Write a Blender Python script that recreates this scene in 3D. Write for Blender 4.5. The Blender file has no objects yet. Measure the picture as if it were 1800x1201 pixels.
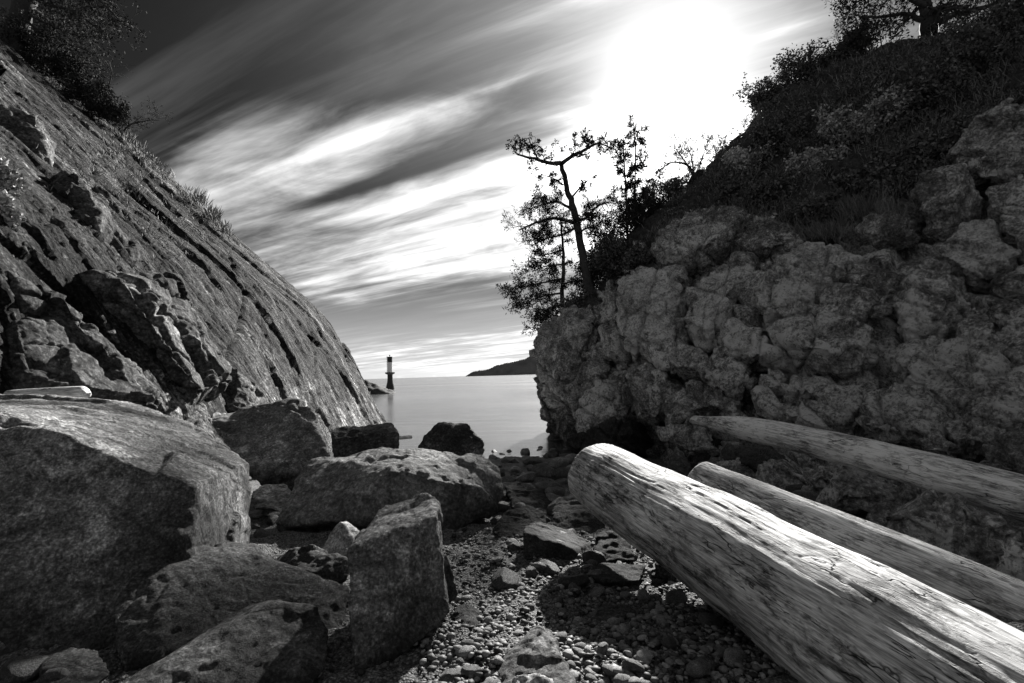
import bpy, bmesh, math, random
import numpy as np
from mathutils import Vector, Matrix
from mathutils.bvhtree import BVHTree

random.seed(7)
RNG = np.random.RandomState(11)
scene = bpy.context.scene
COL = scene.collection

# ------------------------------------------------------------------ camera
CAM = np.array([0.0, 0.0, 3.0])
PITCH = math.radians(3.69)
ROLL = math.radians(1.75)
_f = np.array([0, math.cos(PITCH), math.sin(PITCH)])
_u0 = np.array([0, -math.sin(PITCH), math.cos(PITCH)])
_r0 = np.array([1.0, 0, 0])
RIGHT = _r0 * math.cos(ROLL) - _u0 * math.sin(ROLL)
UP = _u0 * math.cos(ROLL) + _r0 * math.sin(ROLL)
FWD = _f
cam_data = bpy.data.cameras.new("camera")
cam = bpy.data.objects.new("camera", cam_data)
COL.objects.link(cam)
cam_data.sensor_width = 36.0
cam_data.lens = 18.0
cam_data.clip_start = 0.05
cam_data.clip_end = 60000.0
cam.matrix_world = Matrix(((RIGHT[0], UP[0], -FWD[0], CAM[0]), (RIGHT[1], UP[1], -FWD[1], CAM[1]),
                           (RIGHT[2], UP[2], -FWD[2], CAM[2]), (0, 0, 0, 1)))
scene.camera = cam

# ------------------------------------------------------------------ sun, sky, exposure
SUN_AZ = math.radians(18.5)      # clockwise from +Y
SUN_EL = math.radians(29.0)
SUN_DIR = np.array([math.sin(SUN_AZ) * math.cos(SUN_EL), math.cos(SUN_AZ) * math.cos(SUN_EL), math.sin(SUN_EL)])
sun_d = bpy.data.lights.new("sun", 'SUN')
sun_d.energy = 5.0
sun_d.angle = math.radians(1.8)
sun_d.color = (1.0, 0.985, 0.96)
sun = bpy.data.objects.new("sun", sun_d)
COL.objects.link(sun)
sun.rotation_euler = Vector(SUN_DIR).to_track_quat('Z', 'Y').to_euler()
scene.view_settings.view_transform = 'Standard'
scene.view_settings.look = 'None'
scene.view_settings.exposure = 1.5
scene.view_settings.gamma = 1.0
scene.view_settings.use_curve_mapping = False
scene.render.engine = 'CYCLES'
scene.cycles.max_bounces = 5
scene.cycles.use_denoising = True
scene.cycles.denoising_prefilter = 'ACCURATE'


class NT:
    """tiny helper for scalar node graphs"""
    def __init__(s, tree):
        s.t = tree
        s.n = tree.nodes
        s.l = tree.links

    def _in(s, sock, v):
        if v is None:
            return
        if isinstance(v, bpy.types.NodeSocket):
            s.l.new(v, sock)
        else:
            sock.default_value = v

    def m(s, op, a, b=None, c=None, clamp=False):
        n = s.n.new('ShaderNodeMath')
        n.operation = op
        n.use_clamp = clamp
        s._in(n.inputs[0], a)
        s._in(n.inputs[1], b)
        s._in(n.inputs[2], c)
        return n.outputs[0]

    def vm(s, op, a, b=None, scale=None):
        n = s.n.new('ShaderNodeVectorMath')
        n.operation = op
        s._in(n.inputs[0], a)
        s._in(n.inputs[1], b)
        if scale is not None:
            s._in(n.inputs['Scale'], scale)
        return n.outputs['Value'] if op in ('DOT_PRODUCT', 'LENGTH', 'DISTANCE') else n.outputs[0]

    def noise(s, vec, scale=1.0, detail=4.0, rough=0.5, dist=0.0, lac=2.0):
        n = s.n.new('ShaderNodeTexNoise')
        s._in(n.inputs['Vector'], vec)
        n.inputs['Scale'].default_value = scale
        n.inputs['Detail'].default_value = detail
        n.inputs['Roughness'].default_value = rough
        n.inputs['Distortion'].default_value = dist
        n.inputs['Lacunarity'].default_value = lac
        return n.outputs['Fac']

    def noisec(s, vec, scale=1.0, detail=2.0):
        n = s.n.new('ShaderNodeTexNoise')
        s._in(n.inputs['Vector'], vec)
        n.inputs['Scale'].default_value = scale
        n.inputs['Detail'].default_value = detail
        return n.outputs['Color']

    def voro(s, vec, scale=1.0, feature='DISTANCE_TO_EDGE', rnd=1.0):
        n = s.n.new('ShaderNodeTexVoronoi')
        n.feature = feature
        s._in(n.inputs['Vector'], vec)
        n.inputs['Scale'].default_value = scale
        n.inputs['Randomness'].default_value = rnd
        return n.outputs['Distance']

    def ss(s, x, a, b, lo=0.0, hi=1.0):
        n = s.n.new('ShaderNodeMapRange')
        n.interpolation_type = 'SMOOTHSTEP'
        s._in(n.inputs['Value'], x)
        for i, v in ((1, a), (2, b), (3, lo), (4, hi)):
            s._in(n.inputs[i], v)
        return n.outputs[0]

    def lin(s, x, a, b, lo=0.0, hi=1.0):
        n = s.n.new('ShaderNodeMapRange')
        s._in(n.inputs['Value'], x)
        for i, v in ((1, a), (2, b), (3, lo), (4, hi)):
            s._in(n.inputs[i], v)
        return n.outputs[0]

    def mix(s, f, a, b):
        n = s.n.new('ShaderNodeMix')
        n.data_type = 'FLOAT'
        s._in(n.inputs[0], f)
        s._in(n.inputs[2], a)
        s._in(n.inputs[3], b)
        return n.outputs[0]

    def comb(s, x, y, z):
        n = s.n.new('ShaderNodeCombineXYZ')
        s._in(n.inputs[0], x)
        s._in(n.inputs[1], y)
        s._in(n.inputs[2], z)
        return n.outputs[0]

    def sep(s, v):
        n = s.n.new('ShaderNodeSeparateXYZ')
        s._in(n.inputs[0], v)
        return n.outputs

    def mul(s, a, b):
        return s.m('MULTIPLY', a, b)

    def add(s, a, b):
        return s.m('ADD', a, b)

    def bump(s, h, strength, dist, normal=None):
        n = s.n.new('ShaderNodeBump')
        n.inputs['Strength'].default_value = strength
        n.inputs['Distance'].default_value = dist
        s._in(n.inputs['Height'], h)
        if normal is not None:
            s._in(n.inputs['Normal'], normal)
        return n.outputs[0]


# ------------------------------------------------------------------ world: red-filter sky with wind-drawn cloud
world = bpy.data.worlds.new("World")
scene.world = world
world.use_nodes = True
W = NT(world.node_tree)
W.n.clear()
out = W.n.new('ShaderNodeOutputWorld')
bg = W.n.new('ShaderNodeBackground')
bg.inputs['Strength'].default_value = 0.1
W.l.new(bg.outputs[0], out.inputs[0])
sky = W.n.new('ShaderNodeTexSky')
sky.sky_type = 'NISHITA'
sky.sun_disc = False
sky.sun_elevation = SUN_EL
sky.sun_rotation = SUN_AZ
sky.dust_density = 1.2
sepc = W.n.new('ShaderNodeSeparateColor')
W.l.new(sky.outputs[0], sepc.inputs[0])
red = sepc.outputs[0]
tc = W.n.new('ShaderNodeTexCoord')
D = W.vm('NORMALIZE', tc.outputs['Generated'])
dx, dy, dz = W.sep(D)
zc = W.add(W.m('MAXIMUM', dz, 0.004), 0.09)
u = W.m('DIVIDE', dx, zc)
v = W.m('DIVIDE', dy, zc)
WA = math.radians(-63)
wx, wy = math.sin(WA), math.cos(WA)
al = W.add(W.mul(u, wx), W.mul(v, wy))          # along the wind
ac = W.add(W.mul(u, -wy), W.mul(v, wx))         # across it


def cloudcoord(sa, sc, o):
    return W.comb(W.mul(al, sa), W.mul(ac, sc), o)


def pixdir(px, py):
    d = FWD + RIGHT * (px - 900) / 900.0 + UP * (600.5 - py) / 900.0
    return d / np.linalg.norm(d)


def blob(px, py, ra, rc, amp):
    """soft cloud mass: centre seen at a pixel, extent along / across the wind in cloud-plane units"""
    d = pixdir(px, py)
    z = max(d[2], 0.004) + 0.09
    uu, vv = d[0] / z, d[1] / z
    a0, c0 = uu * wx + vv * wy, -uu * wy + vv * wx
    q = W.add(W.m('POWER', W.mul(W.m('SUBTRACT', al, a0), 1 / ra), 2), W.m('POWER', W.mul(W.m('SUBTRACT', ac, c0), 1 / rc), 2))
    return W.mul(W.m('EXPONENT', W.mul(q, -1.0)), amp)


n1 = W.noise(cloudcoord(0.42, 1.25, 3.1), 1.0, 5.0, 0.5, 0.35)
n2 = W.noise(cloudcoord(0.55, 6.5, 9.2), 1.0, 5.0, 0.6, 0.25)
n3 = W.noise(cloudcoord(2.0, 4.8, 5.7), 1.0, 5.0, 0.55, 0.5)
dens = W.add(W.add(W.mul(W.m('SUBTRACT', n1, 0.5), 2.2), W.mul(W.m('SUBTRACT', n2, 0.5), 0.9)), W.mul(W.m('SUBTRACT', n3, 0.5), 1.3))
for b in ((840, 160, 0.7, 0.13, 0.55), (430, 200, 0.40, 0.13, 1.3), (400, 290, .6, .2, .7), (700, 150, .5, .09, .5), (640, 255, 0.7, 0.14, 0.75), (480, 330, 0.9, .3, .6), (900, 300, 0.9, .3, .5),
          (560, 90, 2.2, 0.40, -0.75), (250, 100, 1.5, 1.0, -1.0), (760, 280, 0.34, 0.07, -0.5), (735, 300, 0.2, 0.10, -0.3), (600, 338, .4, .06, -0.6),
          (1000, 60, 0.8, 0.16, -0.45), (1420, 70, 1.0, 0.30, -0.55), (640, 430, 2.6, 0.8, 0.55), (700, 568, 2.2, 0.8, -1.9), (430, 520, 1.0, 0.8, -.5),
          (1040, 200, 0.5, 0.16, 0.15), (700, 30, 1.0, .3, -.7), (1000, 330, .9, .25, .25), (1330, 220, .6, .2, -.3)):
    dens = W.add(dens, blob(*b))
away = W.ss(W.vm('DOT_PRODUCT', D, tuple(SUN_DIR)), 0.0, 0.72, -0.12, 0.0)
cov = W.ss(W.add(W.add(dens, away), 0.10), -0.55, 1.15)
cov = W.mix(W.ss(dz, 0.0, 0.03), 0.35, cov)
inner = W.add(W.mul(W.m('SUBTRACT', W.noise(cloudcoord(1.5, 3.9, 21.0), 1.0, 6.0, 0.6, 0.6), 0.5), 3.0), W.mul(W.m('SUBTRACT', n2, 0.5), 1.6))
inner = W.m('MAXIMUM', W.add(inner, 1.0), 0.15)
inner = W.mix(W.ss(dz, 0.0, 0.03), 0.8, inner)
sd = W.vm('DOT_PRODUCT', D, tuple(SUN_DIR))
warp_ = W.add(W.add(W.mul(W.m('SUBTRACT', n1, 0.5), 0.13), W.mul(W.m('SUBTRACT', n3, 0.5), 0.10)), W.mul(W.m('SUBTRACT', n2, 0.5), 0.11))
sd = W.m('MINIMUM', W.m('MAXIMUM', W.add(sd, W.mul(warp_, W.ss(sd, 1.0, 0.965))), 0.0), 1.0)
lit = W.mul(W.mul(cov, inner), W.add(W.add(W.mul(W.m('POWER', sd, 4.0), 1.0), W.mul(W.m('POWER', sd, 40.0), 1.6)), 2.7))
horizon = W.mul(W.ss(dz, 0.0, 0.22, 1.0, 0.0), W.add(0.3, W.mul(sd, 2.0)))
clear = W.add(W.add(W.add(W.mul(W.m('MINIMUM', red, 14.0), 0.035), W.mul(W.m('MAXIMUM', W.add(W.mul(W.m('SUBTRACT', n1, 0.50), 1.7), W.mul(W.m('SUBTRACT', n2, 0.5), 1.2)), 0.0), W.ss(dz, .8, .2))), W.mul(W.m('POWER', sd, 12.0), 1.15)), W.mul(W.m('POWER', sd, 70.0), 3.4))
rad = W.add(W.add(lit, horizon), clear)
rad = W.mix(W.ss(dz, -0.03, 0.0), 0.6, rad)
cc = W.n.new('ShaderNodeCombineColor')
for i in range(3):
    W.l.new(rad, cc.inputs[i])
W.l.new(cc.outputs[0], bg.inputs['Color'])


# ------------------------------------------------------------------ coordinates
def P(px, py, d):
    """world point seen at a photo position, d metres in front of the lens"""
    return CAM + d * (FWD + RIGHT * (px - 900) / 900.0 + UP * (600.5 - py) / 900.0)


def ground_z(x, y):
    return np.maximum(1.45 - (y - 2.5) * 0.088, -2.5)


def PG(px, py, dz=0.0):
    """point on the beach under a photo position"""
    d = FWD + RIGHT * (px - 900) / 900.0 + UP * (600.5 - py) / 900.0
    t = (1.67 + dz - 3.0) / (d[2] + 0.088 * d[1])
    return CAM + d * t


# ------------------------------------------------------------------ numpy noise
_perm = np.random.RandomState(5).permutation(256).astype(np.int64)
_perm = np.concatenate([_perm, _perm, _perm])
_grad = np.random.RandomState(6).normal(size=(256, 3))
_grad /= np.linalg.norm(_grad, axis=1)[:, None]
_grad = _grad.astype(np.float32)
_rv = np.random.RandomState(8).rand(256, 8).astype(np.float32)


def _h(i, j, k):
    return _perm[(_perm[(_perm[i & 255] + j) & 255] + k) & 255]


def perlin(p):
    i = np.floor(p).astype(np.int64)
    f = (p - i).astype(np.float32)
    w = f * f * f * (f * (f * 6 - 15) + 10)
    r = 0
    for a in (0, 1):
        for b in (0, 1):
            for c in (0, 1):
                g = _grad[_h(i[:, 0] + a, i[:, 1] + b, i[:, 2] + c)]
                dd = (f[:, 0] - a) * g[:, 0] + (f[:, 1] - b) * g[:, 1] + (f[:, 2] - c) * g[:, 2]
                ww = (w[:, 0] if a else 1 - w[:, 0]) * (w[:, 1] if b else 1 - w[:, 1]) * (w[:, 2] if c else 1 - w[:, 2])
                r = r + dd * ww
    return r * 1.5


def fbm(p, oct=4, gain=0.5, ridged=False):
    s, a = 0, 1.0
    q = p
    for o in range(oct):
        n = perlin(q)
        if ridged:
            n = 0.5 - np.abs(n) * 2
        s = s + a * n
        a *= gain
        q = q * 2.03 + 17.3
    return s


def voronoi(p):
    i0 = np.floor(p).astype(np.int64)
    n = len(p)
    f1 = np.full(n, 9e9, np.float32)
    f2 = np.full(n, 9e9, np.float32)
    idx = np.zeros(n, np.int64)
    off = np.zeros((n, 3), np.float32)
    fr = (p - i0).astype(np.float32)
    for a in (-1, 0, 1):
        for b in (-1, 0, 1):
            for c in (-1, 0, 1):
                h = _h(i0[:, 0] + a, i0[:, 1] + b, i0[:, 2] + c)
                r = _rv[h]
                d = np.stack([a + r[:, 0] - fr[:, 0], b + r[:, 1] - fr[:, 1], c + r[:, 2] - fr[:, 2]], 1)
                q = (d * d).sum(1)
                closer = q < f1
                f2 = np.where(closer, f1, np.minimum(f2, q))
                f1 = np.where(closer, q, f1)
                idx = np.where(closer, h, idx)
                off = np.where(closer[:, None], d, off)
    return np.sqrt(f1), np.sqrt(f2), idx, off


def sstep(x, a, b):
    t = np.clip((x - a) / (b - a), 0, 1)
    return t * t * (3 - 2 * t)


def facets(p, size, axes=None, warp=0.25, tilt=0.35, step=0.5, crack=0.15, cw=0.10, rnd=0.25, seed=0.0, nrm=None, flat=False):
    """jointed blocks: every cell has its own offset and tilt, joints are cut in"""
    q = p if axes is None else p @ np.array(axes).T
    q = q / np.array(size) + seed
    if flat:                      # joints cut straight through the face
        q = q.copy()
        q[:, 2] = .5 + seed
    if nrm is not None:
        nn_ = nrm if axes is None else nrm @ np.array(axes).T
        k_ = np.argmax(np.abs(nn_), axis=1)
        q = q.copy()
        q[np.arange(len(q)), k_] = .5 + seed + k_ * 7 + 3 * np.sign(nn_[np.arange(len(q)), k_])
    if warp:
        q = q + warp * np.stack([perlin(q * 1.3 + 5), perlin(q * 1.3 + 31), perlin(q * 1.3 + 77)], 1)
    f1, f2, idx, off = voronoi(q)
    r = _rv[idx]
    e = f2 - f1
    h = step * (r[:, 3] - 0.5)
    h = h + tilt * (off[:, 0] * (r[:, 4] - 0.5) + off[:, 1] * (r[:, 5] - 0.5) + off[:, 2] * (r[:, 6] - 0.5)) * 2
    h = h - crack * np.exp(-(e / cw) ** 2) - rnd * (1 - sstep(e, 0, 0.45)) ** 2
    return h


JN = [np.array([.55, -.15, .80]), np.array([.90, -.35, -.28]), np.array([.10, -.45, .88])]
JN = [j / np.linalg.norm(j) for j in JN]


def joints(p, spacing, step, crack, cw, dirs=(0, 1), seed=0):
    """parallel joint sets: beds stand proud by different amounts, open cracks between them"""
    h = 0
    for n_, k in enumerate(dirs):
        t = p @ JN[k] / (spacing * (1, .8, 1.3)[k])
        t = t + .42 * perlin(p / (spacing * 5.5) + 11 * k + seed) + .035 * perlin(p / (spacing * .7) + 5 * k)
        i_ = np.floor(t).astype(np.int64)
        fr = t - i_
        # each set only breaks some of the blocks
        blk = np.floor(p @ JN[(k + 1) % 3] / (spacing * 2.6) + .15 * perlin(p / (spacing * 4) + 40)).astype(np.int64)
        r = _rv[_h(i_, blk * 3 + k, blk * 0 + seed)]
        e = np.minimum(fr, 1 - fr)
        on = .25 + .75 * (_rv[_h(np.round(t).astype(np.int64), blk, blk * 0 + 9 + k)][:, 0] > .35)
        h = h + step * (r[:, 1] - .5) + step * .8 * (r[:, 2] - .5) * (fr - .5) * 2 - crack * on * np.exp(-(e / cw) ** 2)
    return h


# ------------------------------------------------------------------ mesh helpers
def mesh_np(name, v, f, smooth=True):
    me = bpy.data.meshes.new(name)
    v = np.asarray(v, np.float32)
    f = np.asarray(f, np.int32)
    me.vertices.add(len(v))
    me.vertices.foreach_set('co', v.ravel())
    k = f.shape[1]
    me.loops.add(f.size)
    me.loops.foreach_set('vertex_index', f.ravel())
    me.polygons.add(len(f))
    me.polygons.foreach_set('loop_start', np.arange(0, f.size, k, dtype=np.int32))
    me.polygons.foreach_set('loop_total', np.full(len(f), k, np.int32))
    me.update(calc_edges=True)
    me.polygons.foreach_set('use_smooth', np.full(len(f), smooth, bool))
    return me


def link(name, me, mat=None, parent=None, loc=None):
    o = bpy.data.objects.new(name, me)
    COL.objects.link(o)
    if mat is not None and me is not None and not me.materials:
        me.materials.append(mat)
    if loc is not None:
        o.location = [float(c) for c in loc]
    if parent is not None:
        o.parent = parent
    return o


def tag(o, label=None, cat=None, group=None, kind=None):
    if label:
        o['label'] = label
    if cat:
        o['category'] = cat
    if group:
        o['group'] = group
    if kind:
        o['kind'] = kind
    return o


def empty(name, loc):
    o = bpy.data.objects.new(name, None)
    COL.objects.link(o)
    o.location = [float(c) for c in loc]
    return o


def grid_faces(nu, nv):
    i = np.arange(nu - 1)[:, None] * nv + np.arange(nv - 1)[None, :]
    i = i.ravel()
    return np.stack([i, i + nv, i + nv + 1, i + 1], 1)


def catmull(A, n, axis=0, par=None):
    A = np.moveaxis(np.asarray(A, float), axis, 0)
    m = len(A)
    t = np.linspace(0, m - 1, n) if par is None else np.asarray(par)
    i = np.clip(np.floor(t).astype(int), 0, m - 2)
    f = (t - i).reshape((-1,) + (1,) * (A.ndim - 1))
    g = lambda k: A[np.clip(k, 0, m - 1)]
    p0, p1, p2, p3 = g(i - 1), g(i), g(i + 1), g(i + 2)
    p0 = np.where((i - 1 < 0).reshape(f.shape), 2 * p1 - p2, p0)
    p3 = np.where((i + 2 > m - 1).reshape(f.shape), 2 * p2 - p1, p3)
    r = 0.5 * ((2 * p1) + (-p0 + p2) * f + (2 * p0 - 5 * p1 + 4 * p2 - p3) * f * f + (-p0 + 3 * p1 - 3 * p2 + p3) * f ** 3)
    return np.moveaxis(r, 0, axis)


def grid_normals(G):
    du = np.gradient(G, axis=0)
    dv = np.gradient(G, axis=1)
    n = np.cross(du, dv)
    n /= np.linalg.norm(n, axis=2)[:, :, None] + 1e-12
    return n


def vnormals(v, f):
    a = v[f[:, 0]]
    fn = np.cross(v[f[:, 1]] - a, v[f[:, 2]] - a)
    if f.shape[1] == 4:
        fn = fn + np.cross(v[f[:, 2]] - a, v[f[:, 3]] - a)
    n = np.zeros_like(v)
    for c in range(3):
        for k in range(f.shape[1]):
            n[:, c] += np.bincount(f[:, k], fn[:, c], len(v))
    return n / (np.linalg.norm(n, axis=1)[:, None] + 1e-12)


def remesh_hulls(hulls, vox, smooth=2):
    """closed hulls -> one evenly meshed solid (verts, quads)"""
    bm = bmesh.new()
    for pts in hulls:
        b2 = bmesh.new()
        for q in pts:
            b2.verts.new([float(c) for c in q])
        bmesh.ops.convex_hull(b2, input=b2.verts)
        bmesh.ops.delete(b2, geom=[x for x in b2.verts if not x.link_faces], context='VERTS')
        tmp = bpy.data.meshes.new('tmp')
        b2.to_mesh(tmp)
        b2.free()
        bm.from_mesh(tmp)
        bpy.data.meshes.remove(tmp)
    me = bpy.data.meshes.new('tmp')
    bmesh.ops.recalc_face_normals(bm, faces=bm.faces)
    bm.to_mesh(me)
    bm.free()
    o = bpy.data.objects.new('tmp', me)
    COL.objects.link(o)
    md = o.modifiers.new('r', 'REMESH')
    md.mode = 'VOXEL'
    md.voxel_size = vox
    dg = bpy.context.evaluated_depsgraph_get()
    ev = o.evaluated_get(dg)
    m2 = ev.to_mesh()
    n = len(m2.vertices)
    v = np.empty(n * 3, np.float32)
    m2.vertices.foreach_get('co', v)
    v = v.reshape(-1, 3).astype(float)
    f = np.empty(len(m2.polygons) * 4, np.int32)
    m2.polygons.foreach_get('vertices', f)
    f = f.reshape(-1, 4)
    ev.to_mesh_clear()
    bpy.data.objects.remove(o)
    bpy.data.meshes.remove(me)
    e = np.concatenate([f[:, [0, 1]], f[:, [1, 2]], f[:, [2, 3]], f[:, [3, 0]]])
    cnt = np.bincount(e[:, 0], minlength=n) + np.bincount(e[:, 1], minlength=n)
    for _ in range(smooth):
        s = np.stack([np.bincount(e[:, 0], v[e[:, 1], c], n) + np.bincount(e[:, 1], v[e[:, 0], c], n) for c in range(3)], 1)
        v = v * 0.35 + 0.65 * s / cnt[:, None]
    return v, f


# ------------------------------------------------------------------ materials
def newmat(name):
    m = bpy.data.materials.new(name)
    m.use_nodes = True
    t = NT(m.node_tree)
    bs = t.n['Principled BSDF']
    return m, t, bs


def setcol(t, bs, val):
    if isinstance(val, (int, float)):
        bs.inputs['Base Color'].default_value = (val, val, val, 1)
        return
    c = t.n.new('ShaderNodeCombineColor')
    for i in range(3):
        t.l.new(val, c.inputs[i])
    t.l.new(c.outputs[0], bs.inputs['Base Color'])


def rock_mat(name, base=0.16, patch=0.5, speck=0.5, near=1.0, lichen=0.25, stain=0.5, tide=None, bump=0.5, aniso=None, rough=0.85, crackf=0.5, per_object=False, bare=None, spec=.3):
    """granite: near = 1 for a rock 3 m away, larger for rock further off (coarser pattern)"""
    m, t, bs = newmat(name)
    geo = t.n.new('ShaderNodeNewGeometry')
    pos = geo.outputs['Position']
    if per_object:
        tcn = t.n.new('ShaderNodeTexCoord')
        oi = t.n.new('ShaderNodeObjectInfo')
        pos0 = pos
        pos = t.vm('ADD', tcn.outputs['Object'], t.vm('SCALE', (3.1, 7.7, 5.3), scale=t.mul(oi.outputs['Random'], 20.0)))
    else:
        pos0 = pos
    q = pos
    if aniso is not None:      # axes and stretch
        ax, sc = aniso
        q = t.comb(*[t.mul(t.vm('DOT_PRODUCT', pos, tuple(a)), s_) for a, s_ in zip(ax, sc)])
    k = 1.0 / near
    big = t.noise(q, 0.9 * k, 7, 0.62, 0.1)
    mid = t.noise(q, 4.5 * k, 9, 0.70, 0.0)
    fine = t.noise(q, 16 * k, 8, 0.76, 0.0)
    spk = t.noise(pos, 44 * k, 3, 0.7)
    val = t.lin(big, 0.36, 0.64, 1 - patch, 1 + patch)
    val = t.mul(val, t.lin(mid, 0.36, 0.64, 1 - patch * .9, 1 + patch * .9))
    val = t.mul(val, t.lin(fine, 0.36, 0.64, 1 - speck * .85, 1 + speck * .85))
    val = t.mul(val, t.lin(spk, 0.36, 0.64, 1 - speck * .7, 1 + speck * .7))
    fl = t.noise(t.vm('ADD', pos, (3.3, 9.1, 4.2)), 56 * k, 3, 0.6)
    val = t.mul(val, t.mix(t.ss(fl, .55, .60), 1.0, 1 - speck * .75))
    val = t.mul(val, t.mix(t.ss(fl, .44, .39), 1.0, 1 + speck * 1.3))
    if lichen:
        lm = t.ss(t.add(t.mul(t.noise(q, 2.1 * k, 8, 0.72, 0.15), 0.8), t.mul(fine, 0.2)), 0.53, 0.60)
        val = t.mul(val, t.mix(lm, 1.0, 1.0 + lichen * 3.5))
    if stain:
        sm = t.ss(t.noise(t.vm('ADD', q, (31, 7, 3)), 1.3 * k, 9, 0.72, 0.2), 0.50, 0.60)
        val = t.mul(val, t.mix(sm, 1.0, 1.0 - stain * 0.8))
    warpv = t.vm('ADD', q, t.vm('SCALE', t.noisec(q, 2.2 * k, 4), scale=0.10 * near))
    cr = t.m('MINIMUM', t.ss(t.voro(warpv, 1.1 * k), 0.0, 0.035), t.ss(t.voro(warpv, 3.1 * k), 0.0, 0.05, 0.45, 1.0))
    if crackf:
        val = t.mul(val, t.mix(cr, 1 - crackf * 0.8, 1.0))
    if bare is not None:      # wave washed, lichen free rock near the water
        zb = t.add(t.sep(pos0)[2], t.mul(t.m('SUBTRACT', t.noise(pos0, .35, 5, .6), 0.5), 9.0))
        val = t.mul(val, t.ss(zb, bare[0], bare[1], 1.0, bare[2]))
    if tide is not None:
        z = t.sep(pos0)[2]
        zz = t.add(z, t.mul(t.m('SUBTRACT', t.noise(pos0, 1.1, 6, 0.6), 0.5), tide[2]))
        val = t.mul(val, t.ss(zz, tide[0], tide[1], tide[3], 1.0))
        # barnacles on the dark band
        bn = t.ss(t.voro(pos, 55 * k, 'F1'), 0.16, 0.26, 1.0, 0.0)
        bp = t.mul(bn, t.ss(t.noise(pos, 3.5 * k, 4, 0.6), 0.5, 0.62))
        val = t.add(val, t.mul(t.mul(bp, t.ss(zz, tide[0], tide[1] * 1.15, 1.0, 0.0)), 0.16))
    if per_object:
        val = t.mul(val, t.lin(t.m('FRACT', t.mul(oi.outputs['Random'], 7.31)), 0, 1, 0.45, 1.9))
    val = t.m('MINIMUM', t.mul(val, base), 0.75)
    setcol(t, bs, val)
    bs.inputs['Roughness'].default_value = rough
    bs.inputs['Specular IOR Level'].default_value = spec
    h = t.add(t.mul(mid, 0.26), t.add(t.mul(fine, 0.40), t.mul(spk, 0.13)))
    h = t.add(h, t.mul(cr, 0.35 * crackf))
    t.l.new(t.bump(h, 1.0, 0.11 * near * bump), bs.inputs['Normal'])
    return m


M = {}
TIDE = (0.75, 1.35, 0.7, 0.45)
M['granite'] = rock_mat('granite', base=0.135, patch=.55, speck=.6, near=1.0, lichen=.3, stain=.6, tide=(1.25, 2.0, .8, .16), bump=.6, crackf=.45)
M['granite_pale'] = rock_mat('granite_pale', base=0.34, patch=.35, speck=.55, near=1.1, lichen=.15, stain=.3, tide=(1.0, 1.4, .5, .4), bump=.5, crackf=.3)
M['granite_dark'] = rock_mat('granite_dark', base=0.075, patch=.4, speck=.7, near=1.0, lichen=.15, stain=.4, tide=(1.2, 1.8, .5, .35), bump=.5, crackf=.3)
M['granite_mid'] = rock_mat('granite_mid', base=0.14, patch=.45, speck=.5, near=2.0, lichen=.3, stain=.6, tide=(1.0, 1.6, .6, .3), bump=.5, crackf=.45)
M['black_rock'] = rock_mat('black_rock', base=0.05, patch=.5, speck=.7, near=2.6, lichen=.2, stain=.4, bump=.5, crackf=.3)
dipL = np.array([-.72, 0, .69]); dipL /= np.linalg.norm(dipL)
strL = np.array([0, 1., 0]); nrmL = np.cross(strL, dipL)
M['slab_rock'] = rock_mat('slab_rock', base=0.042, patch=.65, speck=.8, near=4.0, lichen=.6, stain=.7, bump=1.5, crackf=.4, aniso=((dipL, strL, nrmL), (.28, 1.5, 1.2)), bare=(4.2, 1.0, 3.6), spec=.10)
M['slab_block'] = rock_mat('slab_block', spec=.12, base=0.085, patch=.5, speck=.6, near=4.0, lichen=.3, stain=.6, bump=.6, crackf=.5)
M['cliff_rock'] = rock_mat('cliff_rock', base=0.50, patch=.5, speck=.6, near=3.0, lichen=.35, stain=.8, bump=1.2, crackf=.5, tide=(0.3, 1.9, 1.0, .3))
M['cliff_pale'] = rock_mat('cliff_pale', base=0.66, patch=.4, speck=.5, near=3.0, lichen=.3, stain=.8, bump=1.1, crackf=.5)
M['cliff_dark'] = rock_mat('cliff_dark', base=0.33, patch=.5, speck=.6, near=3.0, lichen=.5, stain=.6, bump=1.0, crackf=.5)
M['cobble'] = rock_mat('cobble', base=0.10, patch=.4, speck=.5, near=1.5, lichen=.15, stain=.3, bump=.4, crackf=.1, rough=.6, per_object=True)
M['pebble'] = rock_mat('pebble', base=0.15, patch=.3, speck=.4, near=.3, lichen=.1, stain=.2, bump=.3, crackf=.0, rough=.7, per_object=True)


def ground_mat():
    m, t, bs = newmat('beach_gravel')
    geo = t.n.new('ShaderNodeNewGeometry')
    pos = geo.outputs['Position']
    a = t.voro(pos, 60, 'F1')
    nn = t.n.new('ShaderNodeTexVoronoi')
    nn.inputs['Scale'].default_value = 60
    t.l.new(pos, nn.inputs['Vector'])
    sp = t.n.new('ShaderNodeSeparateColor')
    t.l.new(nn.outputs['Color'], sp.inputs[0])
    big = t.noise(pos, 1.3, 5, .6)
    val = t.mul(t.lin(sp.outputs[0], 0, 1, 0.03, 0.30), t.lin(big, .3, .7, .45, 1.4))
    val = t.mul(val, t.ss(a, .2, .7, 1.0, .35))
    setcol(t, bs, val)
    bs.inputs['Roughness'].default_value = .8
    h = t.add(t.mul(a, -1.0), t.mul(t.noise(pos, 160, 3, .6), .4))
    t.l.new(t.bump(h, 1.0, .02), bs.inputs['Normal'])
    return m


M['gravel'] = ground_mat()


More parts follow.
